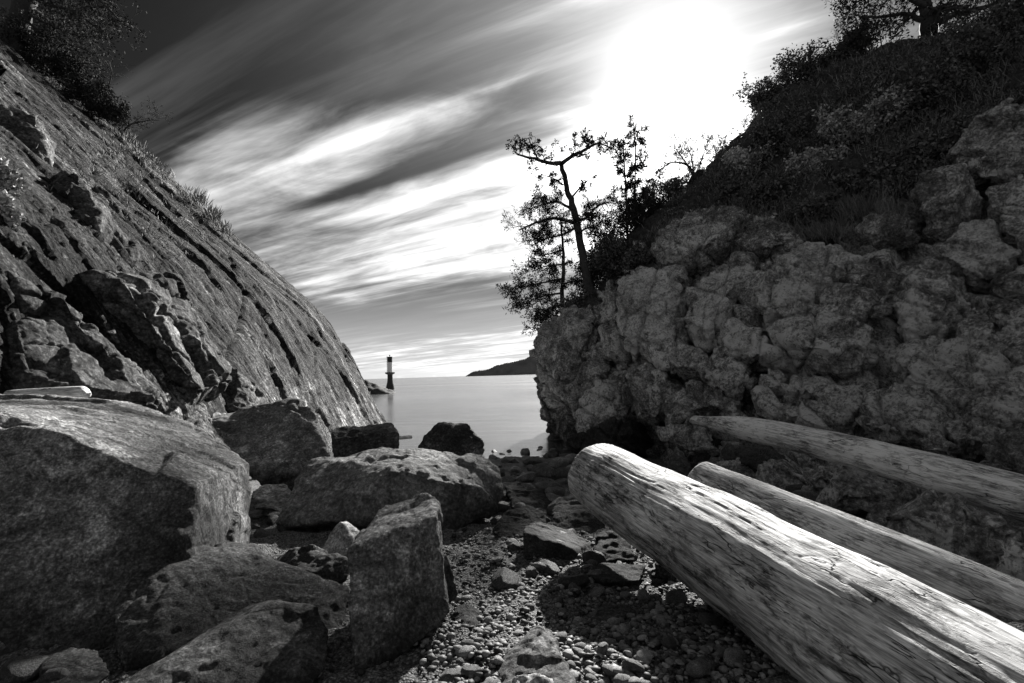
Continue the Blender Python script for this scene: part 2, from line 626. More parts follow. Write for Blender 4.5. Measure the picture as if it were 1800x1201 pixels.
def wood_mat(name, base=0.5, dark=0.5, lum=1.0):
    m, t, bs = newmat(name)
    tcn = t.n.new('ShaderNodeTexCoord')
    x, y, z = t.sep(tcn.outputs['Object'])
    def st(sx, s):
        return t.comb(t.mul(x, sx), t.mul(y, s), t.mul(z, s))
    grain = t.noise(st(2.2, 34), 1.0, 6, .65, .25)
    grain2 = t.noise(st(7, 120), 1.0, 3, .6, .1)
    blotch = t.noise(st(2.6, 6.0), 1.0, 9, .72, .5)
    blotch2 = t.noise(st(9, 22), 1.0, 8, .7, .6)
    big = t.noise(st(.9, 1.6), 1.0, 4, .55, .2)
    val = t.mul(t.lin(grain, .36, .64, .5, 1.4), t.lin(grain2, .36, .64, .62, 1.35))
    val = t.mul(val, t.lin(big, .36, .64, .5, 1.35))
    dk = t.ss(t.add(t.mul(blotch, .6), t.mul(blotch2, .4)), .475, .60)
    val = t.mul(val, t.mix(dk, 1.0, 1 - dark))
    # splits along the grain
    sp = t.m('ABSOLUTE', t.m('SUBTRACT', t.noise(st(1.1, 17), 1.0, 4, .6, .3), .5))
    spl = t.ss(sp, 0.0, 0.013)
    gate = t.ss(t.noise(st(1.8, 5), 1.0, 3, .5), .5, .6)
    spl = t.mix(gate, 1.0, spl)
    # short curly checks
    wv = t.vm('ADD', st(2.6, 17), t.vm('SCALE', t.noisec(st(6, 9), 1.0, 3), scale=1.1))
    ck = t.ss(t.voro(wv, 1.0), 0.0, .04)
    gate2 = t.ss(t.noise(st(2.7, 4.0), 1.0, 4, .6, .4), .52, .60)
    ck = t.mix(gate2, 1.0, ck)
    lines = t.m('MINIMUM', spl, ck)
    val = t.mul(val, t.mix(lines, .12, 1.0))
    setcol(t, bs, t.m('MINIMUM', t.mul(val, base), .8))
    bs.inputs['Roughness'].default_value = .72
    bs.inputs['Specular IOR Level'].default_value = .25
    h = t.add(t.add(t.mul(grain, .5), t.mul(grain2, .12)), t.add(t.mul(lines, .8), t.add(t.mul(blotch2, .35), t.mul(dk, -.25))))
    t.l.new(t.bump(h, 1.0, .014), bs.inputs['Normal'])
    return m


M['driftwood'] = wood_mat('driftwood', .42, .8)
M['driftwood_grey'] = wood_mat('driftwood_grey', .56, .7)
M['driftwood_pale'] = wood_mat('driftwood_pale', .78, .6)
M['driftwood_white'] = wood_mat('driftwood_white', .85, .15)


def flat_mat(name, val, rough=.8, noise=0.0, scale=5, spec=.3, var=False, transl=0.0):
    m, t, bs = newmat(name)
    geo = t.n.new('ShaderNodeNewGeometry')
    v_ = val
    if noise:
        v_ = t.mul(t.lin(t.noise(geo.outputs['Position'], scale, 6, .65), .3, .7, 1 - noise, 1 + noise), val)
    if var:
        v_ = t.mul(t.lin(geo.outputs['Random Per Island'], 0, 1, .4, 1.9), val)
    setcol(t, bs, v_)
    bs.inputs['Roughness'].default_value = rough
    bs.inputs['Specular IOR Level'].default_value = spec
    return m


M['bark'] = flat_mat('bark', .045, .9, .5, 12)
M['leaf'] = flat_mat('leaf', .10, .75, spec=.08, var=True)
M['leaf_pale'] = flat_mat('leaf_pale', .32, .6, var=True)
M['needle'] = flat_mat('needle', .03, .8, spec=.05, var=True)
M['dry_grass'] = flat_mat('dry_grass', .12, .7, var=True)
M['concrete'] = flat_mat('weathered_concrete', .10, .85, .5, 1.5)
M['concrete_wet'] = flat_mat('wet_concrete', .03, .5, .4, 1.5)
M['white_paint'] = flat_mat('white_paint', .75, .5, .06, 2)
M['black_paint'] = flat_mat('black_paint', .025, .5)
M['steel'] = flat_mat('dark_steel', .06, .5)
M['forest'] = flat_mat('hazed_far_forest', .15, .95, .35, .02)  # wooded headland; distance haze is put into this lightened grey


# ------------------------------------------------------------------ sea
def sea_mat():
    m, t, bs = newmat('calm_sea')
    geo = t.n.new('ShaderNodeNewGeometry')
    pos = geo.outputs['Position']
    x, y, z = t.sep(pos)
    q = t.comb(t.mul(x, .03), t.mul(y, .12), 0.0)
    n_ = t.noise(q, .35, 5, .55, .6)
    swirl = t.noise(t.comb(t.mul(x, .16), t.mul(y, .10), 2.0), 1.0, 5, .6, 1.2)
    far = t.noise(t.comb(t.mul(x, .004), t.mul(y, .03), 4.0), 1.0, 5, .6, .3)
    val = t.add(t.lin(n_, .36, .64, .02, .04), t.ss(swirl, .50, .68, 0.0, .03))
    val = t.mul(val, t.lin(far, .3, .7, .6, 1.3))
    setcol(t, bs, val)
    bs.inputs['Roughness'].default_value = .2
    t.l.new(t.lin(far, .3, .7, .13, .24), bs.inputs['Roughness'])
    bs.inputs['IOR'].default_value = 2.7
    bs.inputs['Specular IOR Level'].default_value = .5
    h = t.add(t.noise(t.comb(t.mul(x, .25), t.mul(y, .9), 0.0), 1.0, 3, .5), t.mul(far, .5))
    t.l.new(t.bump(h, .35, .12), bs.inputs['Normal'])
    return m


ys = np.concatenate([[-60, 0, 8], np.geomspace(12, 16000, 60)])
gx = np.linspace(-1, 1, 41)
G = np.zeros((len(ys), 41, 3))
for i, y in enumerate(ys):
    G[i, :, 0] = gx * max(200, abs(y) * 2.5)
    G[i, :, 1] = y
sea = link('sea', mesh_np('sea', G.reshape(-1, 3), grid_faces(len(ys), 41)[:, ::-1]), sea_mat())
tag(sea, 'smooth pale grey sea between the two cliffs', kind='structure')

# ------------------------------------------------------------------ beach
ny, nx = 430, 430
ys = np.concatenate([np.linspace(-16, 1.6, 12), np.geomspace(1.75, 34, ny - 12)])
gx = np.linspace(-1, 1, nx)
gx = np.sign(gx) * np.abs(gx) ** 1.25
G = np.zeros((ny, nx, 3))
G[:, :, 0] = gx[None, :] * np.maximum(1.9 * np.abs(ys), 5.0)[:, None]
G[:, :, 1] = ys[:, None]
pp = G.reshape(-1, 3)
pp[:, 2] = ground_z(pp[:, 0], pp[:, 1])
q = pp * np.array([1, 1, 0])
hz = 0.10 * fbm(q * .55, 4) + 0.035 * fbm(q * 2.6, 3)
f1, f2, idx, off = voronoi(q * 11.0)
hz += 0.035 * (np.sqrt(np.clip(.7 - f1, 0, 1)) - .4) * (0.5 + _rv[idx][:, 3])
f1, f2, idx, off = voronoi(q * 27.0 + 3)
hz += 0.012 * (np.sqrt(np.clip(.7 - f1, 0, 1)) - .4)
pp[:, 2] += hz
beach = link('beach', mesh_np('beach', pp, grid_faces(ny, nx)[:, ::-1]), M['gravel'])
tag(beach, 'dark shingle beach sloping down to the water', kind='structure')


def beach_h(x, y):
    q_ = np.array([[x, y, 0.0]])
    return float(ground_z(x, y) + 0.10 * fbm(q_ * .55, 4)[0] + 0.035 * fbm(q_ * 2.6, 3)[0])


# ------------------------------------------------------------------ cliffs
def bvh_of(G):
    nu, nv = G.shape[:2]
    f = grid_faces(nu, nv)
    return BVHTree.FromPolygons([tuple(c) for c in G.reshape(-1, 3)], [tuple(int(k) for k in q) for q in f]), None


def hit(bvh, px, py):
    d = P(px, py, 1.0) - CAM
    loc, nr, i, dist = bvh.ray_cast(Vector(CAM), Vector(d).normalized())
    if loc is None:
        return None
    nr = np.array(nr)
    if nr @ d > 0:
        nr = -nr
    return np.array(loc), nr


# left slab
prof = np.array([P(x, y, 33.0) for x, y in ((750, 860), (712, 790), (685, 738), (662, 698), (640, 660), (605, 605), (560, 548), (480, 478), (400, 408), (310, 325),
                                            (215, 240), (110, 150), (0, 55), (-150, -70), (-420, -300))])
Yk = np.array([2.5, 6, 9, 12, 16, 21, 27, 33, 34.2, 36, 40, 46])
Sk = np.array([0.6, .9, 1.2, 1.3, .9, .5, .2, 0, -.35, -2.5, -12, -30])
nu, nv = 560, 480
Yu = np.concatenate([np.geomspace(3.0, 33.0, nu - 60), np.linspace(33.05, 44, 60)])
Su = np.interp(Yu, Yk, Sk)
tv = np.linspace(0, 1, nv)
base = np.zeros((nu, nv, 3))
for i, y in enumerate(Yu):
    top = min(1.0, 0.18 + 0.82 * (min(y, 33) / 33.0) ** .8)
    c = catmull(prof, nv, 0, par=tv ** 1.05 * top * (len(prof) - 1))
    base[i, :, 0] = c[:, 0] + Su[i] * (1.0)
    base[i, :, 1] = y
    base[i, :, 2] = c[:, 2]
nor = grid_normals(base)
if nor[100, 200, 0] < 0:
    nor = -nor
bvhL, _ = bvh_of(base[::6, ::6])
p = base.reshape(-1, 3)
axL = np.array([dipL, strL, nrmL])
sq = (p @ axL.T)
dl = facets(p, (13, 3.8, 18), axL, .16, .6, .9, .2, .03, .05, flat=True) * .45
dl += facets(p, (5.5, .95, 14), axL, .2, .7, .8, .22, .04, .04, 3.3, flat=True) * .11
dl += facets(p, (1.7, .30, 5), axL, .3, .8, .8, .25, .08, .04, 7.7, flat=True) * .06
dl += facets(p, (.55, .12, 2), axL, .3, .8, .8, .2, .08, .04, 9.7, flat=True) * .04
dl += joints(p, 3.2, .14, .08, .02, (2,))
dl += fbm(sq * np.array([.08, .35, .25]), 3, .4) * .30
dl += fbm(sq * np.array([.45, 3.6, 2.4]), 5, .62) * .04
fadeY = np.clip(p[:, 1] / 14, .35, 1)
p2 = p + nor.reshape(-1, 3) * (dl * fadeY)[:, None]
cliffL = link('slab_cliff', mesh_np('slab_cliff', p2, grid_faces(nu, nv)), M['slab_rock'])
tag(cliffL, 'steep dark rock slab cliff sloping down to the water on the left', kind='structure')

# right cliff lattice (photo x, photo y, distance) base -> ridge -> behind the ridge
R = [
    [(1060, 840, 34), (1050, 700, 34), (1045, 600, 34), (1040, 560, 33), (1050, 545, 32), (1075, 530, 31), (1110, 520, 32), (1150, 560, 40)],
    [(962, 820, 26), (950, 720, 27), (934, 645, 27), (937, 602, 27), (958, 572, 27), (1000, 552, 28), (1050, 540, 30), (1120, 560, 38)],
    [(975, 815, 21.5), (965, 730, 22.3), (962, 660, 23), (975, 600, 23.5), (1000, 550, 23.8), (1030, 528, 25), (1075, 500, 28), (1150, 520, 36)],
    [(1035, 820, 17.5), (1045, 735, 18.7), (1052, 655, 19.6), (1058, 585, 20.4), (1058, 525, 21.2), (1075, 470, 23.5), (1120, 410, 26.5), (1170, 450, 34)],
    [(1110, 830, 14.5), (1120, 730, 16), (1118, 640, 17), (1130, 555, 17.8), (1150, 465, 19), (1180, 395, 22), (1195, 348, 25.5), (1230, 400, 33)],
    [(1200, 850, 11.6), (1225, 740, 13), (1245, 640, 14.2), (1262, 545, 15.3), (1290, 440, 16.8), (1280, 350, 20), (1262, 275, 24.5), (1290, 330, 32)],
    [(1320, 890, 9.2), (1350, 770, 10.6), (1380, 650, 12), (1410, 540, 13.2), (1450, 430, 14.8), (1400, 290, 19), (1340, 192, 24), (1370, 260, 32)],
    [(1450, 950, 7.5), (1490, 820, 8.8), (1520, 680, 10.2), (1550, 550, 11.4), (1590, 400, 13.2), (1540, 250, 17.5), (1440, 128, 23), (1480, 200, 31)],
    [(1600, 1010, 6.4), (1640, 860, 7.4), (1670, 700, 8.7), (1690, 550, 10), (1720, 360, 12), (1660, 190, 16.5), (1560, 88, 22), (1600, 150, 30)],
    [(1790, 1080, 5.5), (1820, 900, 6.4), (1840, 710, 7.6), (1850, 530, 8.9), (1870, 320, 10.8), (1830, 130, 15), (1740, 22, 21), (1780, 80, 29)],
    [(2080, 1180, 4.7), (2100, 950, 5.5), (2110, 720, 6.6), (2110, 500, 7.8), (2110, 260, 9.6), (2060, 20, 13.5), (1950, -90, 19), (1990, 0, 28)],
    [(2700, 1300, 4.0), (2700, 1000, 4.6), (2700, 720, 5.6), (2700, 450, 6.6), (2650, 150, 8.4), (2500, -200, 12), (2300, -400, 17), (2350, -250, 26)],
]
RW = np.array([[P(*c) for c in row] for row in R])
nu, nv = 760, 560
ubase = np.concatenate([np.linspace(0, 1, 50, endpoint=False), np.linspace(1, 9, 640, endpoint=False), np.linspace(9, 11, 70)])
base = catmull(catmull(RW, nu, 0, par=ubase), nv, 1, par=np.concatenate([np.linspace(0, 6, 500, endpoint=False), np.linspace(6, 7, 60)]))
nor = grid_normals(base)
if nor[400, 200, 1] > 0:
    nor = -nor
bvhR, _ = bvh_of(base[::6, ::6])
p = base.reshape(-1, 3)
e1 = np.array([.62, -.55, -.56]); e1 /= np.linalg.norm(e1)
e3 = np.array([-.55, -.75, .36]); e3 -= e1 * (e1 @ e3); e3 /= np.linalg.norm(e3)
e2 = np.cross(e3, e1)
axR = np.array([e1, e2, e3])
g1, _g = np.meshgrid(np.arange(nu), np.concatenate([np.linspace(0, 6, 500, endpoint=False), np.linspace(6, 7, 60)]), indexing='ij')
vv_ = _g.ravel()
soil = sstep(vv_ + .9 * fbm(p * .28, 4), 4.3, 4.9)      # vegetated upper slope is smoother
dr = -.50 * (1 - soil) + facets(p, (3.8, 1.7, 2.5), axR, .10, .9, .8, .45, .05, .12) * .62
dr += facets(p, (1.6, .62, 1.1), axR, .08, .85, .7, .40, .06, .10, 3.3, flat=True) * .26
dr += facets(p, (.5, .22, .4), axR, .10, .8, .6, .25, .08, .08, 7.7, flat=True) * .045
dr += joints(p, 1.7, .36, .30, .045, (0, 1)) + joints(p, .6, .06, .09, .05, (0, 2), 3)
dr *= (1 - .65 * soil)
dr += fbm(p * .33, 3, .4) * .35 + fbm(p * 2.2, 4, .5) * .022 + fbm(p * 8, 2, .6) * .012
fadeR = np.clip(p[:, 1] / 14, .4, 1)
p2 = p + nor.reshape(-1, 3) * (dr * fadeR)[:, None]


def cliff_right_mat():
    m = M['cliff_rock'].copy()
    m.name = 'cliff_rock_soil'
    t = NT(m.node_tree)
    bs = t.n['Principled BSDF']
    at = t.n.new('ShaderNodeAttribute')
    at.attribute_name = 'soil'
    old = bs.inputs['Base Color'].links[0].from_socket
    geo = t.n.new('ShaderNodeNewGeometry')
    f = t.ss(t.add(at.outputs['Fac'], t.mul(t.m('SUBTRACT', t.noise(geo.outputs['Position'], 1.1, 6, .65), .5), 1.6)), .35, .6)
    mx = t.n.new('ShaderNodeMix')
    mx.data_type = 'RGBA'
    t.l.new(f, mx.inputs[0])
    t.l.new(old, mx.inputs[6])
    cc2 = t.n.new('ShaderNodeCombineColor')
    v_ = t.lin(t.noise(geo.outputs['Position'], 7, 8, .7), .3, .7, .015, .09)
    for i in range(3):
        t.l.new(v_, cc2.inputs[i])
    t.l.new(cc2.outputs[0], mx.inputs[7])
    t.l.new(mx.outputs[2], bs.inputs['Base Color'])
    return m


me = mesh_np('jointed_cliff', p2, grid_faces(nu, nv))
at = me.attributes.new('soil', 'FLOAT', 'POINT')
at.data.foreach_set('value', soil.astype(np.float32))
cliffR = link('jointed_cliff', me, cliff_right_mat())
tag(cliffR, 'tall blocky granite cliff with brush along its upper slope on the right', kind='structure')


def relax(v, f, it=1, k=.5):
    n = len(v)
    e = np.concatenate([f[:, [0, 1]], f[:, [1, 2]], f[:, [2, 3]], f[:, [3, 0]]])
    cnt = np.bincount(e[:, 0], minlength=n) + np.bincount(e[:, 1], minlength=n)
    for _ in range(it):
        s_ = np.stack([np.bincount(e[:, 0], v[e[:, 1], c], n) + np.bincount(e[:, 1], v[e[:, 0], c], n) for c in range(3)], 1)
        v = v * (1 - k) + k * s_ / cnt[:, None]
    return v


def rock_disp(v, f, s, amp=1.0, seed=0.0, sharp=1.0, px=0.01, axes=None, rl=3):
    n = vnormals(v, f)
    q = v + seed
    if rl == 1:
        d = fbm(q / (1.6 * s), 2) * .03 * s
        d = d + facets(q, (1.0 * s, .5 * s, .7 * s), axes, .05, 1.5, .5, .35, .035, .03, nrm=n) * .13 * s
        d = d + facets(q, (.45 * s, .22 * s, .3 * s), axes, .06, 1.3, .3, .35, .04, .02, nrm=n) * .018 * s
        d = d * .8 + joints(q, 1.3, .09 * s ** .7, .14 * s ** .7, .03, (0, 1)) + joints(q, .45, .010, .035, .045, (0, 2), 3)
        v = relax(v + n * (d * amp)[:, None], f, 1, .3)
        n = vnormals(v, f)
        d = fbm(q / (.20 * s), 4, .5) * .004 * s + fbm(q / (6 * px), 2, .6) * px * .5
        return v + n * d[:, None]
    d = fbm(q / (1.5 * s), 2) * .06 * s
    d = d + facets(q, (.85 * s, .55 * s, .65 * s), axes, .12, 1.1, .14, .10, .02, .03, nrm=n) * .09 * s
    d = d + facets(q, (.30 * s, .15 * s, .22 * s), axes, .2, 1.1, .25, .12, .04, .03, nrm=n) * .024 * s
    d = d + joints(q + seed, .75 * s, .03 * s, .035 * s, .025, (0, 1), 7)
    v = relax(v + n * (d * amp)[:, None], f, 2, .4)
    n = vnormals(v, f)
    d = fbm(q / (.20 * s), 5, .58) * .007 * s * min(1.0, .3 + amp * .7)
    d = d + fbm(q / (6 * px), 2, .6) * px * .7
    return v + n * d[:, None]


def cliff_block(bvh, cliff, poly, raise_=.35, mat='cliff_rock', seed=0, lean=.0, voxf=1.45, amp=1.0, axes=None, back=.3):
    rnd = random.Random(seed * 77 + 5)
    hits = [hit(bvh, x, y) for x, y in poly]
    w = [h[0] for h in hits if h is not None]
    if len(w) < 3:
        return None
    ns = np.mean([h[1] for h in hits if h is not None], axis=0)
    w = np.array(w)
    c = w.mean(0)
    # avoid slivers running deep: pull far points back to the mean distance
    view = c - CAM
    dist = np.linalg.norm(view)
    view = view / dist
    dep = (w - c) @ view
    s = np.mean(np.linalg.norm((w - c) - dep[:, None] * view, axis=1))
    lim = np.clip(dep, -1.0 * s, 1.0 * s)
    w2 = []
    for q_, a, b in zip(w, dep, lim):
        dirv = (q_ - CAM) / np.linalg.norm(q_ - CAM)
        w2.append(q_ + dirv * (b - a))
    w = np.array(w2)
    ns = ns / np.linalg.norm(ns)
    n = ns * .75 - view * .5
    n /= np.linalg.norm(n)
    h = raise_ * 1.5 * s
    tl = np.array([rnd.uniform(-1, 1), rnd.uniform(-.3, .3), rnd.uniform(-1, 1)]) * .45
    pts = []
    for q_ in w:
        o_ = (q_ - c) / s
        hi = h * max(.25, 1 + float(o_ @ tl))
        pts.append(q_ - n * back * 2 * s)
        pts.append(c + (q_ - c) * .98 + n * hi * .25)
        pts.append(c + (q_ - c) * rnd.uniform(.76, .84) + n * hi)
    if rnd.random() < .5:
        pts.append(c + np.array([rnd.uniform(-.4, .4), 0, rnd.uniform(-.4, .4)]) * s + n * h * 1.3)
    vox = max(dist / 512.0 * voxf, s / 40)
    v, f = remesh_hulls([pts], vox, 1)
    v = rock_disp(v, f, s, amp * 1.3, 0.0, px=dist / 512., axes=axes, rl=1)
    cen = c
    me = mesh_np('rock_block', v - cen, f)
    o = link('rock_block', me, M[mat], cliff, cen)
    return o


BL = [  # right cliff blocks: outline in the photo, raise, material
    ([(1062, 590), (1076, 528), (1100, 495), (1098, 560), (1100, 640), (1064, 638)], .35, 'cliff_rock'),
    ([(1100, 500), (1140, 470), (1195, 480), (1207, 520), (1206, 600), (1190, 640), (1120, 640), (1100, 590)], .4, 'cliff_pale'),
    ([(1205, 535), (1240, 492), (1290, 447), (1325, 450), (1327, 490), (1292, 540), (1270, 565), (1262, 618), (1230, 612), (1207, 585)], .4, 'cliff_pale'),
    ([(1290, 545), (1335, 475), (1385, 440), (1415, 450), (1355, 540), (1350, 590), (1290, 580)], .15, 'cliff_rock'),
    ([(1330, 535), (1370, 490), (1440, 440), (1475, 442), (1512, 470), (1480, 512), (1440, 532), (1400, 567), (1357, 582), (1337, 557)], .5, 'cliff_pale'),
    ([(1420, 560), (1450, 522), (1512, 475), (1582, 470), (1605, 500), (1575, 555), (1500, 545), (1480, 572), (1440, 582)], .3, 'cliff_rock'),
    ([(1357, 587), (1400, 567), (1480, 566), (1552, 610), (1542, 642), (1480, 662), (1440, 657), (1400, 642), (1362, 604)], .55, 'cliff_rock'),
    ([(1263, 592), (1290, 570), (1332, 590), (1395, 640), (1412, 662), (1350, 652), (1300, 640), (1265, 617)], .5, 'cliff_pale'),
    ([(1135, 602), (1180, 585), (1247, 632), (1242, 657), (1190, 667), (1140, 622)], .4, 'cliff_rock'),
    ([(1095, 692), (1105, 657), (1160, 640), (1217, 690), (1200, 722), (1150, 742), (1110, 732)], .35, 'cliff_rock'),
    ([(1160, 717), (1210, 670), (1250, 680), (1300, 712), (1290, 727), (1230, 732), (1180, 762)], .35, 'cliff_rock'),
    ([(1225, 652), (1250, 636), (1300, 640), (1337, 672), (1330, 702), (1290, 702), (1245, 682)], .5, 'cliff_rock'),
    ([(1335, 672), (1360, 652), (1387, 665), (1375, 692), (1340, 692)], .5, 'cliff_rock'),
    ([(1375, 692), (1400, 665), (1450, 665), (1472, 682), (1430, 707), (1385, 707)], .5, 'cliff_pale'),
    ([(1320, 692), (1350, 680), (1387, 722), (1370, 747), (1330, 722)], .5, 'cliff_rock'),
    ([(1420, 722), (1450, 680), (1500, 690), (1532, 702), (1520, 742), (1470, 762), (1430, 737)], .4, 'cliff_rock'),
    ([(1375, 737), (1410, 707), (1450, 742), (1480, 772), (1430, 762)], .5, 'cliff_pale'),
    ([(1570, 545), (1600, 512), (1650, 470), (1690, 490), (1702, 540), (1660, 592), (1600, 607), (1577, 582)], .6, 'cliff_pale'),
    ([(1648, 455), (1700, 402), (1760, 392), (1792, 442), (1742, 502), (1700, 500), (1662, 477)], .45, 'cliff_pale'),
    ([(1735, 342), (1800, 312), (1852, 332), (1852, 452), (1800, 472), (1772, 442)], .4, 'cliff_rock'),
    ([(1735, 512), (1790, 467), (1852, 462), (1852, 522), (1762, 532)], .4, 'cliff_pale'),
    ([(1730, 532), (1800, 525), (1852, 562), (1800, 602), (1742, 572)], .4, 'cliff_rock'),
    ([(1752, 602), (1800, 572), (1862, 602), (1852, 652), (1790, 652), (1757, 632)], .5, 'cliff_rock'),
    ([(1580, 682), (1620, 642), (1680, 620), (1752, 622), (1782, 652), (1742, 722), (1680, 752), (1622, 702)], .5, 'cliff_rock'),
    ([(1515, 752), (1540, 702), (1590, 685), (1650, 690), (1682, 742), (1660, 792), (1590, 792), (1532, 782)], .5, 'cliff_rock'),
    ([(1690, 742), (1752, 692), (1832, 662), (1852, 722), (1752, 772), (1700, 802)], .45, 'cliff_rock'),
    ([(1655, 752), (1700, 732), (1727, 742), (1715, 782), (1680, 792)], .4, 'cliff_rock'),
    ([(1610, 782), (1650, 763), (1692, 792), (1680, 817), (1632, 812)], .7, 'cliff_rock'),
    ([(1700, 832), (1740, 792), (1832, 772), (1855, 862), (1780, 852)], .55, 'granite_mid'),
    ([(1605, 332), (1630, 302), (1700, 290), (1722, 342), (1700, 402), (1642, 422), (1612, 372)], .45, 'cliff_rock'),
    ([(1655, 290), (1710, 232), (1790, 202), (1852, 232), (1852, 302), (1780, 332), (1722, 312)], .4, 'cliff_rock'),
    ([(1505, 397), (1560, 370), (1622, 387), (1600, 422), (1540, 432)], .3, 'cliff_rock'),
    ([(1520, 312), (1580, 285), (1602, 302), (1570, 342), (1530, 342)], .4, 'cliff_rock'),
    ([(1150, 445), (1200, 400), (1290, 370), (1330, 385), (1290, 430), (1230, 470), (1170, 470)], .35, 'cliff_rock'),
    ([(1290, 430), (1330, 395), (1400, 400), (1420, 430), (1370, 445), (1320, 450)], .3, 'cliff_rock'),
    ([(940, 612), (965, 565), (1010, 540), (1040, 530), (1060, 562), (1050, 640), (1000, 702), (952, 700)], .25, 'cliff_rock'),
    ([(1000, 700), (1040, 650), (1062, 600), (1072, 650), (1060, 690), (1020, 740)], .3, 'cliff_rock'),
    ([(1050, 692), (1085, 670), (1107, 722), (1090, 762), (1040, 782), (1032, 742)], .5, 'cliff_rock'),
    ([(1010, 790), (1060, 767), (1110, 742), (1132, 772), (1112, 812), (1030, 812)], .6, 'granite_dark'),
    ([(1275, 802), (1320, 790), (1382, 802), (1412, 842), (1342, 852), (1282, 832)], .5, 'granite_dark'),
    ([(1400, 860), (1440, 845), (1500, 870), (1480, 905), (1420, 900)], .5, 'granite_dark'),
    ([(1480, 922), (1530, 892), (1590, 860), (1652, 862), (1682, 932), (1602, 962), (1522, 952)], .4, 'granite_dark'),
    ([(1602, 942), (1680, 902), (1750, 902), (1802, 952), (1762, 1012), (1652, 1002)], .5, 'granite_dark'),
    ([(1682, 992), (1742, 962), (1852, 962), (1852, 1052), (1752, 1042)], .5, 'granite_dark'),
    ([(1160, 500), (1165, 470), (1205, 465), (1210, 500)], .3, 'cliff_rock'),
    ([(1560, 640), (1600, 600), (1660, 600), (1650, 640), (1590, 670)], .5, 'cliff_rock'),
    ([(1690, 590), (1710, 540), (1740, 560), (1750, 600), (1700, 620)], .5, 'cliff_rock'),
    ([(1150, 760), (1190, 745), (1240, 740), (1260, 790), (1210, 800), (1170, 790)], .4, 'cliff_rock'),
]
for i, (poly, h_, mt) in enumerate(BL):
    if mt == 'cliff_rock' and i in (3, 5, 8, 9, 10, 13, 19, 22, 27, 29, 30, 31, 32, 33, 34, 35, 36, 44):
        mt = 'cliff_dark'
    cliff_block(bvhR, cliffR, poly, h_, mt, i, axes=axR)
LB = [
    ([(150, 492), (282, 492), (330, 560), (402, 660), (400, 700), (330, 720), (280, 690), (215, 572)], .25),
    ([(212, 575), (335, 560), (300, 490), (150, 492)], .32),
    ([(0, 470), (50, 502), (100, 562), (160, 622), (270, 722), (160, 722), (100, 700), (0, 700)], .22),
    ([(55, 500), (100, 545), (180, 610), (240, 662), (282, 717), (232, 722), (160, 642), (100, 580)], .3),
    ([(100, 302), (180, 382), (272, 482), (150, 490), (60, 422)], .2),
    ([(0, 180), (60, 200), (92, 262), (90, 310), (40, 320), (0, 300)], .15),
    ([(400, 640), (440, 680), (480, 730), (440, 750), (390, 720)], .25),
]
for i, (poly, h_) in enumerate(LB):
    cliff_block(bvhL, cliffL, poly, h_, 'slab_block', 100 + i, axes=axL, amp=.8)

# ------------------------------------------------------------------ boulders
def boulder(name, hulls, vox, mat, label, cat='boulder', s=None, smooth=1, amp=1.0, seed=0.0, kind=None, group=None):
    v, f = remesh_hulls(hulls, vox, smooth)
    if s is None:
        s = float(np.mean(v.max(0) - v.min(0))) * .5
    v = rock_disp(v, f, s, amp, seed, px=vox * .8)
    cen = np.array([v[:, 0].mean(), v[:, 1].mean(), v[:, 2].min()])
    o = link(name, mesh_np(name, v - cen, f), M[mat], None, cen)
    tag(o, label, cat, group, kind)
    return o


def Pts(*l):
    return [P(*c) for c in l]


# 1 the huge one at the left
boulder('boulder', [Pts((-260, 725, 3.6), (0, 722, 3.9), (120, 760, 3.9), (345, 862, 3.9), (352, 940, 3.95), (340, 1090, 3.6), (180, 1180, 3.1), (-250, 1300, 2.7),
                       (-220, 700, 6.6), (60, 703, 7.0), (230, 716, 6.8), (330, 745, 6.3), (405, 790, 5.6), (440, 815, 5.2), (443, 850, 5.1), (437, 955, 5.0), (425, 1000, 5.0), (345, 1000, 4.1),
                       (-200, 900, 8.5), (300, 850, 7.5))], .021, 'granite',
        'huge angular granite boulder with a broad sunlit top at the left edge', seed=1.1, amp=.3)
# 2 low dark boulder with lump
boulder('boulder', [Pts((195, 1080, 3.2), (200, 1050, 3.3), (265, 985, 3.6), (330, 955, 3.9), (400, 960, 4.0), (470, 985, 4.0), (560, 1030, 3.8), (612, 1030, 3.7), (600, 1110, 3.3), (560, 1200, 3.0),
                       (300, 1160, 2.95), (200, 1150, 3.0), (250, 1250, 2.9), (450, 1060, 4.9), (560, 1050, 4.9)),
                   Pts((372, 957, 4.1), (410, 948, 4.2), (452, 952, 4.2), (482, 985, 4.0), (440, 1000, 3.8), (380, 975, 3.9), (420, 1010, 4.2))], .017, 'granite_dark',
        'low rounded dark boulder with a small cap of rock below the huge boulder', seed=2.2, amp=.3)
# 3
boulder('rock', [Pts((480, 985, 4.5), (510, 965, 4.6), (545, 962, 4.6), (615, 980, 4.4), (610, 1020, 4.2), (560, 1040, 4.2), (500, 1030, 4.2), (540, 1010, 5.0), (600, 1000, 5.0))], .016, 'granite_dark',
        'small dark rock wedged between the low boulder and the standing slab', 'rock', seed=3.3)
# 4
boulder('rock', [Pts((560, 975, 4.9), (598, 913, 5.0), (612, 915, 5.1), (642, 945, 5.0), (640, 975, 4.8), (600, 985, 4.7), (560, 990, 4.8), (610, 980, 5.5))], .015, 'granite_pale',
        'small pointed rock with a pale side left of the standing slab', 'rock', seed=4.4, amp=.7)
